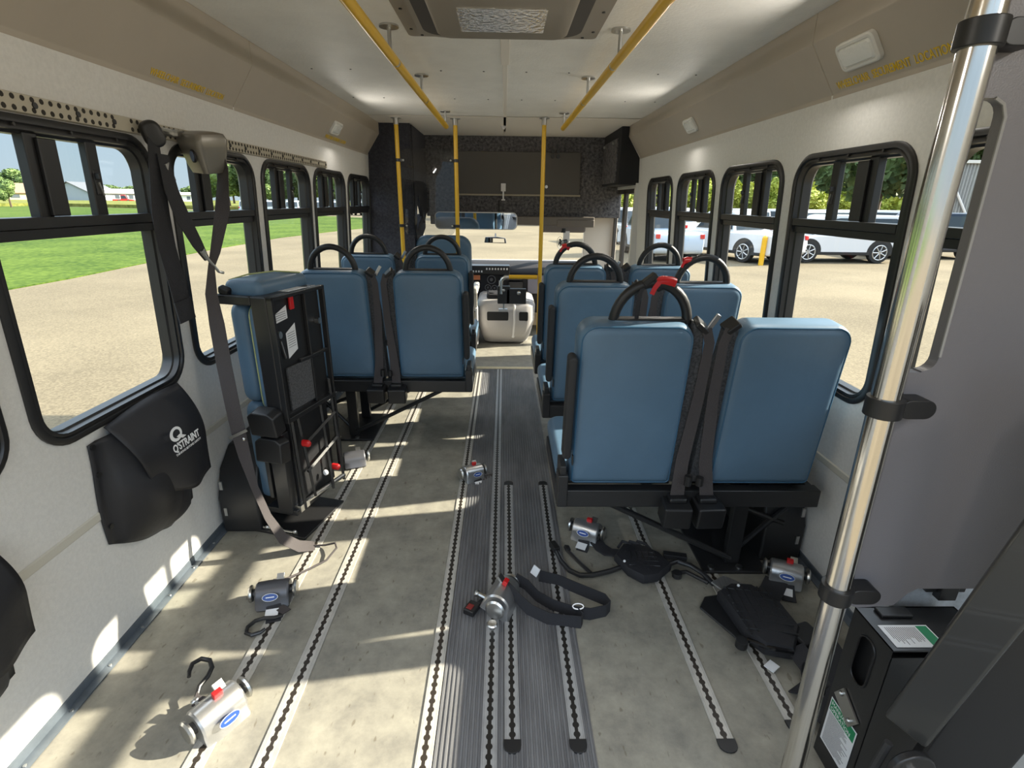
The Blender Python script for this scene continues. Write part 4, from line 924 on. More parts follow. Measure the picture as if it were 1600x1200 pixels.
mb = MB(); mb.tube([(0.62, 1.56, 0.035), (0.655, 1.575, 0.035), (0.70, 1.560, 0.03), (0.735, 1.52, 0.025), (0.755, 1.47, 0.02)], 0.0095, 10); mb.tube([(0.625, 1.53, 0.02), (0.68, 1.535, 0.02), (0.74, 1.48, 0.018)], 0.0075, 8); mb.cbox((0.655, 1.60, 0.04), (0.085, 0.026, 0.018), rot=(0, 0, -0.2)); mb.cyl((0.64, 1.520, 0.012), (0.64, 1.520, 0.03), 0.018, 14); mb.build('hanger_frame', BLKM, t, world=True, bevel=0.001)
mb = MB(); mb.ribbon([(0.375, 1.72, 0.018), (0.39, 1.69, 0.010), (0.415, 1.66, 0.010), (0.45, 1.63, 0.03)], (1, 0.9, 0), 0.055, 0.004); mb.build('strap', WEBB, t, world=True)
mb = MB()
for k in range(3): mb.tube([(0.45+0.03*k, 1.655, 0.035), (0.47+0.03*k, 1.675, 0.05), (0.50+0.03*k, 1.665, 0.045), (0.53+0.02*k, 1.63, 0.045)], 0.006, 6)
mb.build('straps', WEBB, t, world=True)
t = thing('padded_footrest', 'large black quilted pad with metal rim beside the chrome pole, near the right wall', 'footrest', (0.85, 1.30, 0.0))
mb = MB(); P = [(0.735, 1.395), (0.755, 1.225), (0.79, 1.165), (0.865, 1.145), (0.93, 1.235), (0.92, 1.345), (0.86, 1.425), (0.79, 1.43)]
cen = (0.83, 1.29); R_ = []
for k, z in ((0.93, 0.016), (1.0, 0.026), (1.0, 0.054), (0.94, 0.066), (0.6, 0.071)): R_.append([(cen[0]+(a-cen[0])*k, cen[1]+(b-cen[1])*k, z) for a, b in P])
mb.layers(R_); pd = mb.build('pad', QUILT, t, world=True)
mb = MB()
for k in range(6): mb.tube([(0.760+0.026*k, 1.20+0.01*k, 0.068), (0.765+0.026*k, 1.40, 0.070)], 0.003, 6)
for k in range(6): mb.tube([(0.755, 1.40-0.035*k, 0.068), (0.905, 1.37-0.035*k, 0.070)], 0.003, 6)
tag(mb.build('pad_ridges', BLACK, pd, world=True), kind='stuff')
mb = MB(); mb.prism([(0.665, 1.36), (0.70, 1.41), (0.76, 1.42), (0.78, 1.24), (0.74, 1.22)], lambda a, b, d: (a, b, d), 0.014, 0.022); mb.build('foot_plate', BLACK, t, world=True, bevel=0.004)
mb = MB(); mb.tube([(0.755, 1.205, 0.04), (0.80, 1.165, 0.052), (0.865, 1.150, 0.052)], 0.008, 10); mb.build('rim_tube', mat('gloss black tube', (0.02, 0.02, 0.022), 0.12, 0.6), t, world=True); mb = MB(); mb.cyl((0.735, 1.20, 0.02), (0.735, 1.20, 0.045), 0.018, 14); mb.build('pivot', BLACK, t, world=True); mb = MB(); mb.sphere((0.808, 1.405, 0.072), 0.005); mb.build('rivet', PAPER, t, world=True)
mb = MB(); mb.prism([(0.745, 1.47), (0.80, 1.50), (0.86, 1.46), (0.86, 1.42), (0.78, 1.42)], lambda a, b, d: (a, b, d+0.1*(b-1.42)), 0.02, 0.026); mb.build('steel_plate', ALU, t, world=True, bevel=0.001)
mb = MB(); mb.ribbon([(0.985, 1.48, 0.03), (0.95, 1.44, 0.018), (0.915, 1.40, 0.03)], (0.6, -0.9, 0), 0.075, 0.004); mb.build('strap', WEBB, t, world=True); mb = MB(); mb.ribbon([(0.88, 1.17, 0.05), (0.90, 1.11, 0.03), (0.88, 1.06, 0.02), (0.82, 1.04, 0.02)], (1, 0.1, 0.2), 0.06, 0.004); mb.build('strap', WEBB, t, world=True)
mb = MB(); mb.cbox((0.80, 1.135, 0.012), (0.035, 0.03, 0.003), rot=(0, 0, 0.6)); mb.build('paper_tag', PAPER, t, world=True)
t = thing('strap_pile', 'pile of black straps on the floor between the chrome pole and the wall', 'strap', (0.95, 1.15, 0.0))
mb = MB(); mb.cbox((0.94, 1.22, 0.03), (0.09, 0.08, 0.05), rot=(0, 0, 0.3)); mb.pillow(0.12, 0.10, 0.04, 0.03, 0.015, Matrix.Translation((0.93, 1.08, 0.03)) @ Rx(PI/2)); mb.build('reel_box', BLACK, t, world=True, bevel=0.01)
mb = MB(); mb.ribbon([(0.99, 1.20, 0.05), (0.97, 1.10, 0.07), (0.90, 1.00, 0.045), (0.83, 0.96, 0.02)], (1, 0.2, 0.4), 0.05, 0.004); mb.build('strap', WEBB, t, world=True)
mb = MB(); mb.cbox((0.985, 1.145, 0.06), (0.04, 0.06, 0.006), rot=(0.3, 0.3, 0.4)); mb.build('steel_plate', ALU, t, world=True, bevel=0.001)

# ================================================================== WHEELCHAIR LIFT (right foreground)
t = thing('lift_pump_box', 'black metal lift housing with green-banded labels and an oval handle hole', 'lift housing', (0.88, 0.86, 0.0))
bx0, bx1, by0, by1, bz = 0.795, 1.02, 0.785, 0.905, 0.45
mb = MB()
mb.box((bx0+0.003, by0, 0.0), (bx1, by0+0.004, bz-0.02)); mb.box((bx0+0.003, by1-0.004, 0.0), (bx1, by1, bz)); mb.box((bx1-0.004, by0, 0.0), (bx1, by1, bz))
mb.box((bx0, by0, bz-0.004), (bx1, by1, bz)); mb.box((bx0+0.02, by0+0.01, 0.02), (bx1-0.02, by1-0.01, bz-0.06))
# left side plate with oval hole: around-hole ring
oy, oz = (by0+by1)/2+0.0, 0.355
hole = rrect(0.045, 0.12, 0.022, 6, oy, oz); N = len(hole)
C = [(by1, bz), (by0, bz), (by0, 0.25), (by1, 0.25)]
V = [(bx0, a, b) for a, b in hole]+[(bx0, a, b) for a, b in C]; fs = []
for k in range(4):
    s0 = k*7
    for i in range(6): fs.append((s0+i, s0+i+1, N+k))
    fs.append((s0+6, (s0+7) % N, N+(k+1) % 4, N+k))
mb.add(V, fs); mb.add([(bx0, by0, 0), (bx0, by1, 0), (bx0, by1, 0.25), (bx0, by0, 0.25)], [(0,1,2,3)])
mb.build('housing', BLKM, t, world=True, bevel=0.0)
mb = MB(); mb.tube([(bx0-0.001, a, b) for a, b in rrect(0.049, 0.124, 0.024, 6, oy, oz)], 0.0025, 6, closed=True); mb.build('hole_rim', BLACK, t, world=True)
mb = MB(); mb.cbox((bx0-0.004, 0.845, 0.215), (0.004, 0.07, 0.045), rot=(0.5, 0, 0)); mb.sphere((bx0-0.008, 0.825, 0.20), 0.006); mb.sphere((bx0-0.008, 0.865, 0.235), 0.006); mb.build('gear_plate', STEEL, t, world=True)
def lab(M, w_, h_, band, txt, horizontal=True, name='instruction_label'):
    mb = MB(); mb.box((0, 0, 0), (w_, h_, 0.0008), M); L_ = mb.build(name, PAPER, t, world=True)
    mb = MB(); mb.box((0.003, h_-band, 0.0008), (w_-0.003, h_-0.003, 0.0013), M); mb.build('green_band', GREEN, L_, world=True)
    if txt: text('band_lettering', txt, M @ Matrix.Translation((0.006, h_-band*0.48 if '\n' in txt else h_-band*0.75, 0.0015)), band*0.42, WHITEINK, L_, sx=0.9, depth=0.0003)
    mb = MB(); rr = random.Random(3); yy = h_-band-0.006
    while yy > 0.006:
        mb.box((0.006, yy, 0.0009), (0.006+(w_-0.012)*(0.6+0.4*rr.random()), yy+0.0012, 0.0012), M); yy -= 0.0042
    tag(mb.build('fine_print', INK, L_, world=True), kind='stuff')
# top label (reads from the aisle side) and side label
lab(frame((bx0+0.012, by1-0.055, bz+0.0006), (0, -1, 0), (1, 0, 0)), 0.058, 0.105, 0.026, None)
lab(frame((bx0-0.0012, by1-0.012, 0.055), (0, -1, 0), (0, 0, 1)), 0.092, 0.135, 0.034, 'MANUAL\nOPERATION')
mb = MB(); mb.cbox((bx0+0.07, by1-0.022, bz+0.004), (0.07, 0.028, 0.008)); mb.build('top_latch', BLACK, t, world=True, bevel=0.003)
# lift platform plate and brackets behind
t = thing('lift_platform', 'weathered metal lift platform edge with a black latch, below the grey partition', 'lift platform', (1.02, 0.98, 0.0))
mb = MB(); mb.box((0.90, 0.935, 0.02), (1.115, 0.965, 0.50)); mb.build('plate', ALUD, t, world=True, bevel=0.003)
mb = MB(); mb.box((0.90, 0.915, 0.50), (1.115, 0.97, 0.508)); mb.cbox((1.00, 0.925, 0.495), (0.09, 0.02, 0.03)); mb.cbox((1.0, 0.915, 0.49), (0.04, 0.02, 0.05)); mb.build('latch', BLKM, t, world=True, bevel=0.002)
mb = MB(); mb.cbox((1.05, 0.96, 0.60), (0.03, 0.05, 0.20)); mb.prism([(0.90, 0.56), (0.94, 0.60), (1.10, 0.60), (1.10, 0.54), (1.06, 0.54), (1.02, 0.575), (0.95, 0.575)], lambda a, b, d: (a, d, b), 0.95, 0.975); mb.build('bracket', BLKM, t, world=True, bevel=0.003)
# lift arm: inclined square tube
t = thing('wheelchair_lift_mast', 'thick black square lift post rising at the right edge, pivot bolt at its foot', 'lift post', (0.72, 0.62, 0.0))
def tube4(mb, a, b, w_, d_, roll):
    a, b = Vector(a), Vector(b); z = (b-a).normalized(); x = Vector((math.cos(roll), math.sin(roll), 0)); x = (x-z*x.dot(z)).normalized(); y = z.cross(x)
    V = []
    for p in (a, b):
        for sx, sy in ((-1, -1), (1, -1), (1, 1), (-1, 1)): V.append(p+x*sx*w_/2+y*sy*d_/2)
    mb.add(V, [(3,2,1,0), (4,5,6,7), (0,1,5,4), (1,2,6,5), (2,3,7,6), (3,0,4,7)])
ARMM = mat('arm gloss black', (0.028, 0.028, 0.027), 0.28, 0.0, coat=0.4)
mb = MB(); tube4(mb, (0.722, 0.64, 0.44), (0.768, 0.54, 1.14), 0.066, 0.058, -0.95); mb.build('arm_tube', ARMM, t, world=True, bevel=0.006)
mb = MB(); tube4(mb, (0.835, 0.66, 0.20), (0.90, 0.57, 1.12), 0.10, 0.06, -0.75); mb.build('rear_arm_tube', BLKM, t, world=True, bevel=0.006)
mb = MB(); mb.prism([(0.70+0.038*math.cos(a), 0.395+0.038*math.sin(a)) for a in [PI*i/10 for i in range(11)]]+[(0.662, 0.10), (0.738, 0.10)], lambda a, b, d: (a, d, b), 0.585, 0.60)
mb.prism([(0.65, 0.0), (0.78, 0.0), (0.76, 0.14), (0.66, 0.14)], lambda a, b, d: (a, d, b), 0.59, 0.66); mb.build('pivot_bracket', BLKM, t, world=True, bevel=0.004)
mb = MB(); mb.cyl((0.70, 0.586, 0.395), (0.70, 0.577, 0.395), 0.011, 16); mb.build('pivot_bolt', STEEL, t, world=True)
mb = MB(); mb.tube([(0.675, 0.62, 0.42), (0.665, 0.62, 0.36), (0.668, 0.62, 0.28), (0.66, 0.62, 0.15)], 0.007, 8); mb.build('hydraulic_hose', RUBBER, t, world=True)

# ================================================================== FRONT OF THE BUS
# left partition, slanted pillar cover, front bulkhead
mb = MB(); mb.box((-1.13, 4.46, 0.0), (-0.745, 4.50, 1.865)); struct('wall_front', mb, FUZZ, bevel=0.004)
mb = MB(); mb.prism([(4.50, 1.86), (5.22, 1.86), (5.22, 1.22), (4.98, 1.10), (4.66, 1.34), (4.60, 1.24), (4.50, 0.95)][::-1], lambda a, b, d: (d, a, b), -0.765, -0.735)
mb.prism([(4.47, 1.0), (4.95, 1.18), (5.10, 1.12), (5.10, 1.05), (4.80, 0.95), (4.62, 0.6), (4.47, 0.4)], lambda a, b, d: (d, a, b), -0.80, -0.745)
struct('wall_cab_side', mb, FUZZ, bevel=0.006)
mb = MB(); mb.box((-0.745, 5.20, 1.155), (1.12, 5.25, 1.862)); mb.box((-0.745, 5.0, 1.80), (0.91, 5.25, 1.862)) if False else None
bh = struct('wall_bulkhead', mb, FUZZL, bevel=0.006)
t = thing('overhead_cabinet_door', 'wide dark access panel with a chrome latch above the windshield', 'cabinet', (0.1, 5.19, 1.35))
mb = MB(); mb.prism(rrect(1.17, 0.37, 0.02, 5, 0.125, 1.545), lambda a, b, d: (a, d, b), 5.172, 5.198); mb.build('panel', BULKP, t, world=True, bevel=0.004)
mb = MB(); mb.box((-0.46, 5.165, 1.345), (0.72, 5.20, 1.362)); mb.build('ledge', mat('ledge strip', srgb(150, 140, 120), 0.4), t, world=True, bevel=0.003)
mb = MB(); mb.cbox((-0.01, 5.165, 1.42), (0.045, 0.012, 0.07)); mb.cbox((-0.01, 5.160, 1.35), (0.014, 0.02, 0.08)); mb.cbox((-0.01, 5.158, 1.31), (0.035, 0.02, 0.012)); mb.build('latch', WHITEP, t, world=True, bevel=0.002)
mb = MB(); mb.cyl((0.395, 5.17, 1.43), (0.395, 5.155, 1.43), 0.014, 12); mb.build('lock', STEEL, t, world=True)
t = thing('knob_cluster', 'small cluster of four round black knobs on the fabric bulkhead', 'knobs', (0.43, 5.2, 1.72))
for dx in (-0.025, 0.025):
    for dz in (-0.022, 0.022):
        mb = MB(); mb.cyl((0.47+dx, 5.1715, 1.715+dz), (0.47+dx, 5.150, 1.715+dz), 0.017, 12); mb.build('knob', BLKM, t, world=True)
# visor trim over windshield
mb = MB(); mb.box((-0.70, 5.10, 1.085), (0.86, 5.26, 1.165)); mb.box((0.50, 5.095, 1.07), (0.86, 5.20, 1.14)); struct('trim_8', mb, mat('header trim', srgb(112, 104, 96), 0.5), bevel=0.01)
mb = MB(); mb.box((0.36, 5.10, 1.02), (0.78, 5.16, 1.10)); single('sun_visor', mb, mat('visor grey', srgb(112, 104, 100), 0.6), 'folded grey sun visor at the top right of the windshield', 'visor', bevel=0.02)
# right cabinet
t = thing('wall_cabinet', 'dark fabric-covered cabinet high on the right above the entry door', 'cabinet', (1.0, 4.8, 1.44))
mb = MB(); P = [(0.925, 1.866), (0.925, 1.435), (1.098, 1.435), (1.09, 1.63), (0.985, 1.79), (0.985, 1.866)]
mb.prism(P, lambda a, b, d: (a, d, b), 4.46, 5.20); mb.build('body', mat('cabinet fabric', (0.018, 0.018, 0.02), 0.9, bump=0.4, bscale=150), t, world=True, bevel=0.006)
mb = MB(); mb.box((0.912, 4.55, 1.455), (0.926, 5.16, 1.79)); d_ = mb.build('door', FUZZL, t, world=True, bevel=0.004)
mb = MB(); mb.cyl((0.912, 4.68, 1.76), (0.898, 4.68, 1.76), 0.012, 12); mb.cyl((0.912, 5.08, 1.765), (0.898, 5.08, 1.765), 0.012, 12); mb.build('latch', STEEL, d_, world=True)
# entry door on the right, ahead of the wall
DOORF = mat('door frame bronze', (0.06, 0.052, 0.047), 0.4)
t = thing('door_1', None, None, (1.09, 4.9, -0.3)); t['kind'] = 'structure'
def bx(mb, a, b): mb.box(a, b)
mb = MB()
for y0_, y1_ in ((4.50, 4.555), (4.86, 4.90), (4.905, 4.945), (5.27, 5.32)): bx(mb, (1.085, y0_, -0.30), (1.115, y1_, 1.41))
bx(mb, (1.085, 4.50, 1.37), (1.115, 5.32, 1.42)); bx(mb, (1.085, 4.50, -0.30), (1.115, 5.32, -0.22)); mb.build('door_frame', DOORF, t, world=True, bevel=0.004)
mb = MB(); mb.add([(1.10, 4.55, -0.22), (1.10, 4.865, -0.22), (1.10, 4.865, 1.375), (1.10, 4.55, 1.375)], [(0,1,2,3)]); mb.build('door_pane', GLASS, t, world=True, smooth=False)
mb = MB(); mb.add([(1.10, 4.94, -0.22), (1.10, 5.28, -0.22), (1.10, 5.28, 1.375), (1.10, 4.94, 1.375)], [(0,1,2,3)]); mb.build('door_pane', GLASS, t, world=True, smooth=False)
mb = MB(); bx(mb, (1.07, 4.455, -0.3), (1.13, 4.50, 1.45)); bx(mb, (1.075, 4.46, 1.41), (1.125, 5.33, 1.45)); struct('trim_9', mb, mat('door jamb white', srgb(214, 212, 206), 0.4), bevel=0.004)
mb = MB(); bx(mb, (0.80, 5.33, 0.0), (1.13, 5.38, 1.44)); bx(mb, (1.09, 5.38, 0.0), (1.13, 5.95, 1.0)); struct('trim_10', mb, mat('cab jamb', srgb(226, 214, 200), 0.4), bevel=0.006)
mb = MB(); bx(mb, (0.62, 4.46, -0.30), (1.12, 5.35, -0.26)); bx(mb, (0.60, 4.46, -0.30), (0.625, 5.6, -0.02)); struct('trim_11', mb, FLOORM, smooth=False)
# windshield and cab
mb = MB(); mb.add([(-0.95, 6.05, 0.66), (0.95, 6.05, 0.66), (0.80, 5.30, 1.16), (-0.80, 5.30, 1.16)], [(0,1,2,3)]); ws = mb.build('window_12', GLASS, smooth=False); ws['kind'] = 'structure'
mb = MB()
for sx in (-1, 1):
    mb.tube([(sx*0.98, 6.05, 0.60), (sx*0.80, 5.28, 1.20)], 0.035, 8)
    mb.box((min(sx*1.12, sx*1.05), 5.2, -0.4), (max(sx*1.12, sx*1.05), 6.1, 0.62)) if sx < 0 else None
mb.box((-1.0, 6.03, -0.4), (1.0, 6.12, 0.655))
struct('trim_12', mb, mat('cab pillar', srgb(190, 182, 170), 0.5))
t = thing('dashboard', 'black dashboard with switch banks, round vents and an orange label below the windshield', 'dashboard', (0, 5.35, 0.0))
mb = MB(); mb.prism([(5.20, 0.44), (5.20, 0.62), (5.24, 0.645), (5.45, 0.70), (6.03, 0.66), (6.03, 0.2), (5.30, 0.2)], lambda a, b, d: (d, a, b), -1.0, 1.0); mb.build('dash_body', DASHM, t, world=True, bevel=0.012)
mb = MB(); mb.box((-0.36, 5.16, 0.61), (0.06, 5.30, 0.695)); mb.build('switch_panel', BLACK, t, world=True, bevel=0.008)
for r_, (z_, n_, x0_, x1_) in enumerate(((0.665, 8, -0.17, 0.03), (0.640, 5, -0.33, -0.22))):
    for k in range(n_):
        mb = MB(); mb.cbox((x0_+(x1_-x0_)*k/(n_-1), 5.156, z_), (0.014, 0.010, 0.018)); mb.build('rocker_switch', WHITEP, t, world=True, bevel=0.002)
for x_, z_, r_ in ((-0.125, 0.555, 0.040), (-0.16, 0.475, 0.028), (-0.095, 0.470, 0.028)):
    mb = MB(); mb.tube([(x_+r_*math.cos(a), 5.195, z_+r_*math.sin(a)) for a in [2*PI*i/20 for i in range(20)]], 0.005, 8, closed=True); mb.cyl((x_, 5.20, z_), (x_, 5.185, z_), r_*0.4, 12); mb.build('dial', mat('dial grey', (0.10, 0.10, 0.11), 0.4), t, world=True)
mb = MB(); mb.cbox((-0.275, 5.195, 0.575), (0.075, 0.006, 0.045)); mb.build('orange_label', mat('orange label', srgb(220, 130, 80), 0.5), t, world=True)
mb = MB(); mb.cbox((-0.035, 5.19, 0.49), (0.028, 0.01, 0.12)); mb.build('paper_strip', PAPER, t, world=True)
mb = MB(); mb.cbox((0.07, 5.18, 0.57), (0.22, 0.03, 0.03)); mb.cbox((0.12, 5.18, 0.49), (0.14, 0.03, 0.10)); mb.build('radio', BLACK, t, world=True, bevel=0.004)
mb = MB(); mb.box((0.24, 5.185, 0.42), (0.50, 5.21, 0.60)); mb.build('glovebox', mat('glovebox lilac grey', srgb(120, 118, 130), 0.5), t, world=True, bevel=0.006)
mb = MB(); mb.cyl((-0.72, 5.05, 0.52), (-0.72, 5.2, 0.48), 0.02, 10); mb.tube([(-0.60+0.19*math.cos(a), 5.02-0.05*math.sin(a), 0.62+0.18*math.sin(a)) for a in [2*PI*i/28 for i in range(28)]], 0.012, 8, closed=True); mb.build('steering_wheel', BLACK, t, world=True)
# engine cover console
t = thing('engine_cover', 'light grey engine cover console with two black storage openings at the cab floor', 'console', (0.02, 4.95, 0.0))
mb = MB(); R_ = []
for z, w_, yb in ((0.02, 0.42, 4.80), (0.10, 0.47, 4.73), (0.25, 0.54, 4.70), (0.38, 0.55, 4.71), (0.42, 0.52, 4.74), (0.44, 0.45, 4.80)):
    R_.append([(0.02+x, yb+0.30+y, z) for x, y in rrect(w_, 0.62, 0.09, 6)])
mb.layers(R_); mb.build('cover', CONS, t, world=True)
for x_, w_ in ((-0.055, 0.20), (0.185, 0.085)):
    mb2 = MB(); mb2.prism(rrect(w_, 0.085, 0.012, 4, x_, 0.29), lambda a, b, d: (a, d, b), 4.690, 4.73); mb2.build('storage_opening', BLACK, t, world=True, bevel=0.003)
mb = MB(); mb.pillow(0.20, 0.24, 0.05, 0.03, 0.015, Matrix.Translation((-0.06, 4.90, 0.455)) @ Rx(PI/2)); mb.cyl((-0.11, 4.84, 0.47), (-0.11, 4.84, 0.49), 0.03, 16); mb.cyl((0.0, 4.84, 0.47), (0.0, 4.84, 0.49), 0.03, 16); mb.build('cup_tray', DASHM, t, world=True)
mb = MB(); mb.tube([(0.09, 4.735, 0.08), (0.10, 4.700, 0.25), (0.10, 4.705, 0.38), (0.10, 4.76, 0.445)], 0.014, 8); mb.build('moulding', WHITEP, t, world=True)
# driver's seat: back, armrest and base, left of the aisle end
t = thing('driver_seat', 'blue driver seat with a pale armrest, seen past the left double seats', 'seat', (-0.52, 4.60, 0))
mb = MB(); mb.pillow(0.48, 0.60, 0.12, 0.10, 0.04, Matrix.Translation((-0.52, 4.56, 0.72)) @ Rx(0.12)); mb.build('seat_back', VINYL, t, world=True)
mb = MB(); mb.pillow(0.48, 0.48, 0.12, 0.06, 0.03, Matrix.Translation((-0.52, 4.80, 0.42)) @ Rx(PI/2)); mb.build('seat_cushion', VINYL, t, world=True)
mb = MB(); mb.box((-0.72, 4.62, 0.0), (-0.32, 4.98, 0.36)); mb.build('seat_base', BLKM, t, world=True, bevel=0.01)
mb = MB(); mb.pillow(0.05, 0.36, 0.06, 0.02, 0.015, Matrix.Translation((-0.255, 4.70, 0.55)) @ Rx(PI/2)); mb.cbox((-0.255, 4.60, 0.46), (0.03, 0.04, 0.2)); mb.build('armrest', mat('pale armrest', srgb(196, 190, 178), 0.5), t, world=True)
mb = MB(); mb.cbox((-0.245, 4.62, 0.22), (0.02, 0.10, 0.34)); mb.build('side_lever_plate', WHITEP, t, world=True, bevel=0.004)
# mirrors and fan
t = thing('passenger_mirror', 'wide rectangular interior mirror hanging below the bulkhead', 'mirror', (-0.24, 4.96, 1.2))
M = Matrix.Translation((-0.26, 4.95, 1.125)) @ Euler((math.radians(8), 0, math.radians(-2))).to_matrix().to_4x4()
mb = MB(); R_ = [[(x, y, z) for x, z in rrect(0.76-2*i, 0.155-2*i, 0.045, 6)] for y, i in ((0.02, 0.012), (0.008, 0.0), (-0.002, 0.0), (-0.003, 0.003))]
mb.layers(R_, M); mb.build('mirror_shell', WHITEP, t, world=True)
mb = MB(); mb.prism(rrect(0.745, 0.140, 0.04, 6), lambda a, b, d: (a, d, b), -0.0045, -0.0035, M); mb.build('mirror_face', MIRROR, t, world=True, smooth=False)
mb = MB(); mb.cyl((-0.45, 4.98, 1.15), (-0.45, 5.19, 1.30), 0.006, 8); mb.cyl((-0.05, 4.98, 1.15), (-0.05, 5.19, 1.30), 0.006, 8); mb.build('mirror_bracket', BLKM, t, world=True)
t = thing('rear_view_mirror', 'small rear-view mirror on the windshield glass', 'mirror', (-0.05, 5.62, 0.95))
mb = MB(); mb.prism([(-0.115, -0.024), (0.115, -0.030), (0.105, 0.022), (0.02, 0.036), (-0.105, 0.032)], lambda a, b, d: (a-0.09, 5.50+d, b+0.915), -0.01, 0.012); mb.build('mirror_shell', mat('mirror shell', (0.10, 0.11, 0.13), 0.3), t, world=True, bevel=0.006)
mb = MB(); mb.prism([(-0.105, -0.019), (0.095, -0.022), (0.09, 0.017), (-0.095, 0.024)], lambda a, b, d: (a-0.09, 5.489+d, b+0.915), -0.001, 0.0); mb.build('mirror_face', MIRROR, t, world=True, smooth=False)
mb = MB(); mb.cyl((-0.09, 5.50, 0.94), (-0.09, 5.58, 0.975), 0.008, 8); mb.build('stem', BLKM, t, world=True)
t = thing('cab_fan', 'small clip-on fan with a wire guard at the right of the windshield', 'fan', (0.58, 5.12, 1.0))
mb = MB(); 
for r_ in (0.055, 0.035, 0.015): mb.tube([(0.535+r_*0.45*math.cos(a), 5.06-r_*0.9*math.cos(a), 0.93+r_*math.sin(a)) for a in [2*PI*i/18 for i in range(18)]], 0.002, 5, closed=True)
mb.build('guard', STEEL, t, world=True)
for k in range(4):
    a = PI/2*k+0.3; mb = MB(); mb.cbox((0.538+0.010*math.cos(a), 5.062-0.02*math.cos(a), 0.93+0.024*math.sin(a)), (0.018, 0.004, 0.03), rot=(0, a, 1.1)); mb.build('blade', BLACK, t, world=True)
mb = MB(); mb.cyl((0.545, 5.07, 0.93), (0.60, 5.11, 0.94), 0.022, 12); mb.build('motor', BLKM, t, world=True)
mb = MB(); mb.cbox((0.60, 5.12, 0.98), (0.06, 0.04, 0.11)); mb.build('bracket', WHITEP, t, world=True, bevel=0.004)
mb = MB(); mb.cyl((0.57, 5.12, 1.06), (0.57, 5.12, 1.02), 0.028, 12); mb.build('mount', BLACK, t, world=True)

# ================================================================== OUTSIDE
GZ = -0.80
ASPH = mat('sunlit asphalt', srgb(140, 130, 110), 0.9, vcol=srgb(172, 160, 138), vscale=1.4, bump=0.0)
def ground_mat(name, c1, c2, fine, rough=0.95, c3=None):
    M = bpy.data.materials.new(name); M.use_nodes = True; n = M.node_tree; b = n.nodes['Principled BSDF']; t_ = n.nodes.new('ShaderNodeTexCoord')
    a = n.nodes.new('ShaderNodeTexNoise'); a.inputs['Scale'].default_value = fine; a.inputs['Detail'].default_value = 4
    b2 = n.nodes.new('ShaderNodeTexNoise'); b2.inputs['Scale'].default_value = 0.35; b2.inputs['Detail'].default_value = 6
    mixf = n.nodes.new('ShaderNodeMath'); mixf.operation = 'MULTIPLY_ADD'; mixf.inputs[1].default_value = 0.6
    n.links.new(t_.outputs['Object'], a.inputs['Vector']); n.links.new(t_.outputs['Object'], b2.inputs['Vector'])
    n.links.new(a.outputs['Fac'], mixf.inputs[0]); k = n.nodes.new('ShaderNodeMath'); k.operation = 'MULTIPLY'; k.inputs[1].default_value = 0.4
    n.links.new(b2.outputs['Fac'], k.inputs[0]); n.links.new(k.outputs[0], mixf.inputs[2])
    r = n.nodes.new('ShaderNodeValToRGB'); r.color_ramp.elements[0].position = 0.36; r.color_ramp.elements[0].color = (*c1, 1); r.color_ramp.elements[1].position = 0.62; r.color_ramp.elements[1].color = (*c2, 1)
    n.links.new(mixf.outputs[0], r.inputs[0]); n.links.new(r.outputs[0], b.inputs['Base Color']); b.inputs['Roughness'].default_value = rough; b.inputs['Specular IOR Level'].default_value = 0.1
    return M
GA = ground_mat('asphalt lot', srgb(94, 86, 71), srgb(124, 114, 94), 38)
GG = ground_mat('lawn green', srgb(42, 64, 17), srgb(84, 102, 38), 7)
GF = ground_mat('rough meadow', srgb(76, 84, 34), srgb(122, 122, 64), 1.6)
mb = MB(); mb.box((-300, -60, GZ-0.5), (300, 400, GZ)); g = struct('ground', mb, GA, smooth=False)
mb = MB(); pts = [(-11.6, -40), (-11.6, 14), (-12.4, 22), (-12.6, 30), (-11.4, 38), (-10.2, 43), (-12, 60), (-40, 84), (-66, 100), (-95, 112), (-95, -40)]
mb.prism(pts, lambda a, b, d: (a, b, d), GZ-0.1, GZ+0.03); tag(mb.build('lawn', GG, smooth=False), 'mown green lawn beyond the asphalt on the left', 'lawn', kind='stuff')
mb = MB(); pts = [(-66, 102), (-95, 114), (-95, 60), (-290, 60), (-290, 300), (-40, 300), (-30, 130), (-44, 96)]
mb.prism(pts, lambda a, b, d: (a, b, d), GZ-0.1, GZ+0.6); tag(mb.build('meadow', GF, smooth=False), 'tall rough meadow strip behind the lawn', 'meadow', kind='stuff')

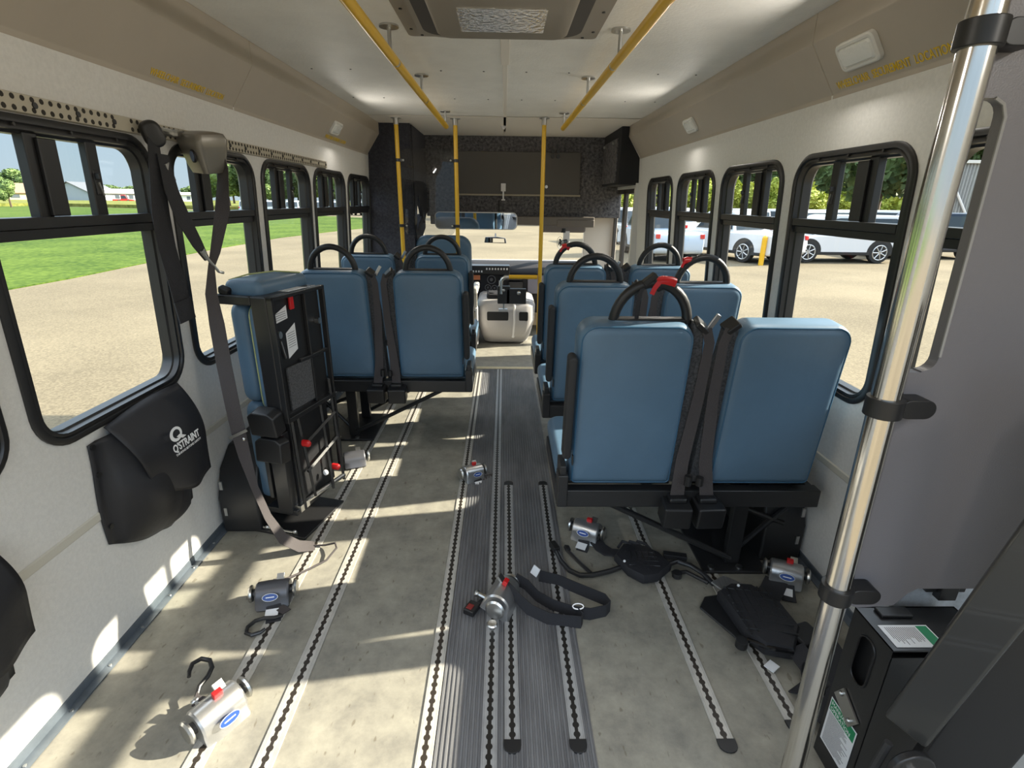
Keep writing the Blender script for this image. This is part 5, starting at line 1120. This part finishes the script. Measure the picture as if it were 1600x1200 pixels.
LEAFD = mat('dark tree leaves', srgb(44, 62, 34), 0.7, vcol=srgb(96, 118, 66), vscale=1.2)
LEAFM = mat('mid tree leaves', srgb(66, 92, 44), 0.7, vcol=srgb(122, 142, 78), vscale=1.2)
LEAFY = mat('yellow green shrub leaves', srgb(112, 132, 38), 0.7, vcol=srgb(186, 190, 84), vscale=1.5)
BARK = mat('bark', srgb(84, 70, 56), 0.9)
def foliage_mesh(seed, n=2600, size=0.30, lumps=9, flat=1.0, lean=0.6):
    rr = np.random.default_rng(seed)
    C = rr.normal(size=(lumps, 3))*np.array([0.42, 0.42, 0.34*flat]); R_ = rr.uniform(0.38, 0.62, lumps)
    k = rr.integers(0, lumps, n); d = rr.normal(size=(n, 3)); d /= np.linalg.norm(d, axis=1)[:, None]
    ext = (np.abs(C)+R_[:, None]*np.array([1, 1, flat])).max(0)*1.02; C = C/ext; Rv = R_[:, None]/ext*np.array([1, 1, flat])
    P = C[k]+d*rr.uniform(0.78, 1.05, n)[:, None]*Rv[k]
    a = rr.normal(size=(n, 3)); a /= np.linalg.norm(a, axis=1)[:, None]; b = np.cross(a, rr.normal(size=(n, 3))); b /= np.linalg.norm(b, axis=1)[:, None]
    s_ = (size*rr.uniform(0.6, 1.3, n))[:, None]*0.16
    V = np.stack([P-a*s_-b*s_*0.6, P+a*s_-b*s_*0.6, P+a*s_+b*s_*0.6, P-a*s_+b*s_*0.6], 1).reshape(-1, 3)
    F_ = np.arange(4*n).reshape(-1, 4)
    me = bpy.data.meshes.new('foliage'); me.from_pydata(V.tolist(), [], F_.tolist()); me.update()
    # inner opaque lumps
    return me, C, Rv
def core_mesh(C, R_, flat, seed):
    mb = MB()
    for c, r in zip(C, R_): mb.sphere(tuple(c), 0.88, 12, 8, tuple(float(q) for q in r))
    return mb
FOL = {}
for nm_, mt_, seed, flat in (('d', LEAFD, 1, 1.1), ('m', LEAFM, 2, 1.0), ('y', LEAFY, 3, 0.7), ('d2', LEAFD, 4, 1.2)):
    me, C, R_ = foliage_mesh(seed, 6000, 0.30, 12, flat); me.materials.append(mt_)
    mb = core_mesh(C, R_, flat, seed); cm = bpy.data.meshes.new('core'); cm.from_pydata([tuple(v) for v in mb.v], [], mb.f); cm.materials.append(mt_); cm.update()
    FOL[nm_] = (me, cm)
def tree(kind, x, y, rad, h, label, group, cat='tree', name='tree', trunk=True):
    t = thing(name, label, cat, (x, y, GZ), rz=(x*3.7) % 6.28, group=group)
    me, cm = FOL[kind]; zc = h*0.58 if trunk else h*0.45
    for m_, nm in ((me, 'foliage'), (cm, 'crown')):
        o = bpy.data.objects.new(nm, m_); COL.objects.link(o); o.parent = t; o.location = (0, 0, zc); o.scale = (rad, rad, h*0.46)
    if trunk:
        mb = MB(); mb.cyl((0, 0, 0), (0, 0, zc), rad*0.07, 8, r2=rad*0.04); mb.build('trunk', BARK, t)
    return t
# right side: dark tree line with yellow-green shrubs before it
gR = 'dark trees of the wood on the right'
for i in range(13):
    x = 6+i*5.6; y = 66-abs(i-4)*0.8+(i % 3)*2.0
    tree('d' if i % 2 else 'd2', x, y, 5.2, 12.5+(i*37 % 5)*0.7, 'dark green woodland tree beyond the parked cars on the right', gR)
for i in range(16):
    x = 4.0+i*3.6; y = 50+(i % 3)*1.5
    tree('y', x, y, 2.9, 5.0+(i % 3)*0.35, 'yellow-green shrub between the parked cars and the dark wood', 'yellow-green shrubs on the right', 'shrub', 'shrub', False)
tree('d', 27.0, 39, 4.8, 9.8, 'single large green tree before the wood, seen in the nearest right window', None)
# left forward
for i in range(8):
    tree('m' if i % 2 else 'd', -22-i*4.4, 112-i*1.0, 4.4, 9.2-(i % 3)*0.5, 'green tree behind the parked cars at the far left front', 'trees at the far left front')
tree('m', -88, 98, 2.4, 5.2, 'small round tree standing in the meadow before the tan house', None)
tree('m', -74, 150, 4.4, 7.6, 'round tree behind the lawn, seen in the second left window', None)
tree('m', -200, 232, 9, 12, 'large distant tree behind the tan house', None)
for i in range(9):
    tree('m', -186+12.5*i, 262, 8.5, 7.0+(i % 3)*0.5, 'low distant tree on the left horizon', 'distant trees on the left')

# houses on the left
def house(x, y, w_, d_, h, roof, rz, wallc, roofc, label, garage=True):
    t = thing('house', label, 'house', (x, y, GZ), rz=rz)
    wm = mat('house wall %d' % int(abs(x)), wallc, 0.7); rm = mat('house roof %d' % int(abs(x)), roofc, 0.8)
    mb = MB(); mb.box((-w_/2, -d_/2, 0), (w_/2, d_/2, h)); mb.prism([(-d_/2, h), (d_/2, h), (0, h+roof*0.96)], lambda a, b, d: (d, a, b), -w_/2, w_/2); mb.build('walls', wm, t, smooth=False)
    mb = MB()
    for s_ in (-1, 1):
        mb.add([(-w_/2-0.5, s_*(d_/2+0.5), h-0.25), (w_/2+0.5, s_*(d_/2+0.5), h-0.25), (w_/2+0.5, 0, h+roof), (-w_/2-0.5, 0, h+roof), (-w_/2-0.5, s_*(d_/2+0.5), h-0.05), (w_/2+0.5, s_*(d_/2+0.5), h-0.05), (w_/2+0.5, 0, h+roof+0.2), (-w_/2-0.5, 0, h+roof+0.2)],
               [(0,1,2,3), (7,6,5,4), (0,4,5,1), (1,5,6,2), (2,6,7,3), (3,7,4,0)])
    mb.build('roof', rm, t, smooth=False)
    gm = mat('house window', (0.10, 0.12, 0.14), 0.2)
    for k in range(3):
        mb = MB(); xx = -w_/2+w_*(k+0.7)/3.4; mb.box((xx, -d_/2-0.06, h*0.4), (xx+w_*0.09, -d_/2+0.02, h*0.78)); mb.build('window', gm, t, smooth=False)
    if garage: mb = MB(); mb.box((w_*0.30, -d_/2-0.06, 0), (w_*0.45, -d_/2+0.02, h*0.75)); mb.build('garage_door', WHITEP, t, smooth=False)
    return t
house(-170, 190, 26, 12, 2.9, 2.9, 0.75, srgb(205, 190, 150), srgb(140, 112, 92), 'tan house with a brown roof, farthest left')
house(-150, 198, 15, 13, 3.2, 3.3, 1.6, srgb(150, 158, 170), srgb(96, 98, 104), 'blue-grey house with a dark gabled roof, left distance')
house(-141, 206, 14, 10, 3.2, 1.3, 0.7, srgb(190, 190, 188), srgb(150, 150, 148), 'low pale grey building beside the blue-grey house')
house(-115, 200, 12, 8, 3.0, 0.5, 0.4, srgb(226, 226, 224), srgb(200, 200, 198), 'white flat building seen through the second left window', False)

# vehicles
def suv(x, y, rz, paint, label, L=4.75, H_=1.75, pickup=False, group=None):
    t = thing('parked_car', label, 'car', (x, y, GZ), rz=rz, group=group)
    hb = 0.98 if not pickup else 1.05
    # local x = forward
    body = [(-L/2, 0.42), (-L/2-0.03, 0.75), (-L/2+0.05, hb), (-L/2+0.3, hb+0.04), (L/2-1.35, hb+0.05), (L/2-0.35, hb-0.10), (L/2-0.04, 0.82), (L/2, 0.5), (L/2-0.1, 0.32), (-L/2+0.1, 0.32)]
    W = 0.93
    mb = MB(); mb.prism(body, lambda a, b, d: (a, d, b), -W, W); mb.build('body', paint, t, bevel=0.07)
    if pickup: cab = [(-0.75, hb), (-0.62, H_-0.05), (-0.45, H_), (0.55, H_), (0.75, H_-0.05), (1.35, hb)]
    else: cab = [(-L/2+0.06, hb), (-L/2+0.22, H_-0.12), (-L/2+0.45, H_), (0.45, H_), (0.68, H_-0.05), (1.25, hb)]
    mb = MB(); mb.prism(cab, lambda a, b, d: (a, d*(1-0.10*(b-hb)/(H_-hb)), b), -W+0.05, W-0.05); mb.build('cabin', paint, t, bevel=0.05)
    cx = sum(p[0] for p in cab)/len(cab); cz = (hb+H_)/2
    for s_ in (-1, 1):
        mb = MB(); g_ = [(cx+(a-cx)*0.90, cz+(b-cz)*0.70) for a, b in cab]
        mb.prism(g_, lambda a, b, d: (a, s_*((W-0.05)*(1-0.10*(b-hb)/(H_-hb))+d), b), -0.01, 0.012); mb.build('side_window', CARG, t, smooth=False)
    mb = MB(); a0, b0 = cab[-1], cab[-2]
    mb.add([(a0[0]-0.02, -0.78, hb+0.06), (a0[0]-0.02, 0.78, hb+0.06), (b0[0]+0.03, 0.70, H_-0.10), (b0[0]+0.03, -0.70, H_-0.10)], [(0,1,2,3)]); mb.build('windshield', CARG, t, smooth=False)
    mb = MB(); a0, b0 = cab[0], cab[1]
    mb.add([(a0[0]-0.012, -0.74, hb+0.10), (a0[0]-0.012, 0.74, hb+0.10), (b0[0]-0.03, 0.70, H_-0.16), (b0[0]-0.03, -0.70, H_-0.16)], [(0,1,2,3)]); mb.build('rear_window', CARG, t, smooth=False)
    for wx in (-1.36, 1.40):
        for s_ in (-1, 1):
            mb = MB(); mb.cyl((wx, s_*(W-0.20), 0.40), (wx, s_*(W+0.015), 0.40), 0.40, 28); wh = mb.build('wheel', TIRE, t, bevel=0.03)
            mb = MB(); mb.cyl((wx, s_*(W+0.005), 0.40), (wx, s_*(W+0.022), 0.40), 0.07, 14)
            for k in range(7):
                a = 2*PI*k/7; mb.tube([(wx+0.05*math.cos(a), s_*(W+0.018), 0.40+0.05*math.sin(a)), (wx+0.27*math.cos(a), s_*(W+0.018), 0.40+0.27*math.sin(a))], 0.022, 6)
            mb.tube([(wx+0.27*math.cos(a), s_*(W+0.012), 0.40+0.27*math.sin(a)) for a in [2*PI*i/24 for i in range(24)]], 0.022, 6, closed=True)
            mb.build('rim', SILVER, wh)
            mb = MB(); mb.prism([(wx+0.50*math.cos(a), 0.40+0.50*math.sin(a)) for a in [PI*i/12 for i in range(13)]], lambda a, b, d: (a, d, b), *(sorted((s_*(W-0.03), s_*(W+0.008))))); mb.build('wheel_arch', BLACK, t, smooth=False)
    mb = MB()
    for s_ in (-1, 1): mb.cbox((-L/2+0.02, s_*(W-0.10), hb-0.10), (0.10, 0.16, 0.16))
    mb.build('tail_lights', RED, t, bevel=0.02)
    mb = MB(); mb.box((-L/2+0.3, -W-0.012, 0.30), (L/2-0.35, W+0.012, 0.42)); mb.build('sill', BLACK, t, bevel=0.02)
    return t
gc = None
suv(12.95, 20.8, PI, CARW, 'white sport utility vehicle filling the nearest right window')
suv(17.9, 22.6, PI, CARN, 'dark navy sport utility vehicle beside the corrugated building', H_=1.85)
suv(9.3, 21.4, 2.0, CARW, 'white pickup turned away, seen in the second right window', L=5.2, pickup=True, H_=1.85)
suv(6.3, 22.0, PI/2+0.05, CARB, 'pale blue pickup seen in the farthest right windows', L=5.4, pickup=True, H_=1.95)
t = thing('bollard', 'yellow safety bollard standing before the white pickup', 'bollard', (9.35, 18.9, GZ))
mb = MB(); mb.cyl((0, 0, 0), (0, 0, 0.95), 0.09, 14); mb.sphere((0, 0, 0.95), 0.09); mb.build('post', YEL2, t)
for i in range(7):
    suv(6.5+3.2*i, 30.0+0.25*i, PI/2+0.25, CARW, 'white vehicle in the second parked row on the right', group='second row of parked cars on the right', pickup=(i % 3 == 1), H_=1.85)
for i in range(7):
    suv(-34+2.9*i, 74+0.3*i, PI/2, CARW if i % 3 else CARB, 'parked vehicle in the far left row beyond the lawn', group='far left row of parked cars', H_=1.8)
suv(-137, 198, 0.4, mat('red truck paint', srgb(180, 40, 36), 0.3), 'red truck parked by the pale grey building', L=6.5, H_=2.6, pickup=True)
# corrugated building on the right
t = thing('corrugated_building', 'corrugated metal building behind the navy vehicle on the right', 'building', (31, 30, GZ))
mb = MB(); n = 90; prof = []
for k in range(n):
    x = 22.6+16*k/n; prof += [(x, 29.0), (x+0.05, 28.92), (x+0.10, 28.92), (x+0.15, 29.0)]
prof += [(38.6, 29.0), (38.6, 29.8), (22.6, 29.2)]
mb.prism(prof, lambda a, b, d: (a, b, d), GZ, 3.45); mb.build('walls', mat('corrugated metal', srgb(150, 150, 148), 0.45, 0.3), t, world=True, smooth=False)
mb = MB(); mb.box((22.5, 28.8, 3.45), (38.8, 29.9, 3.6)); mb.build('roof', mat('building roof', srgb(200, 198, 190), 0.5), t, world=True, smooth=False)
mb = MB(); mb.tube([(23.2, 28.85, 3.3), (25.2, 28.85, 0.6)], 0.06, 6); mb.tube([(26.2, 28.85, 3.3), (28.2, 28.85, 0.6)], 0.06, 6); mb.build('braces', WHITEP, t, world=True)
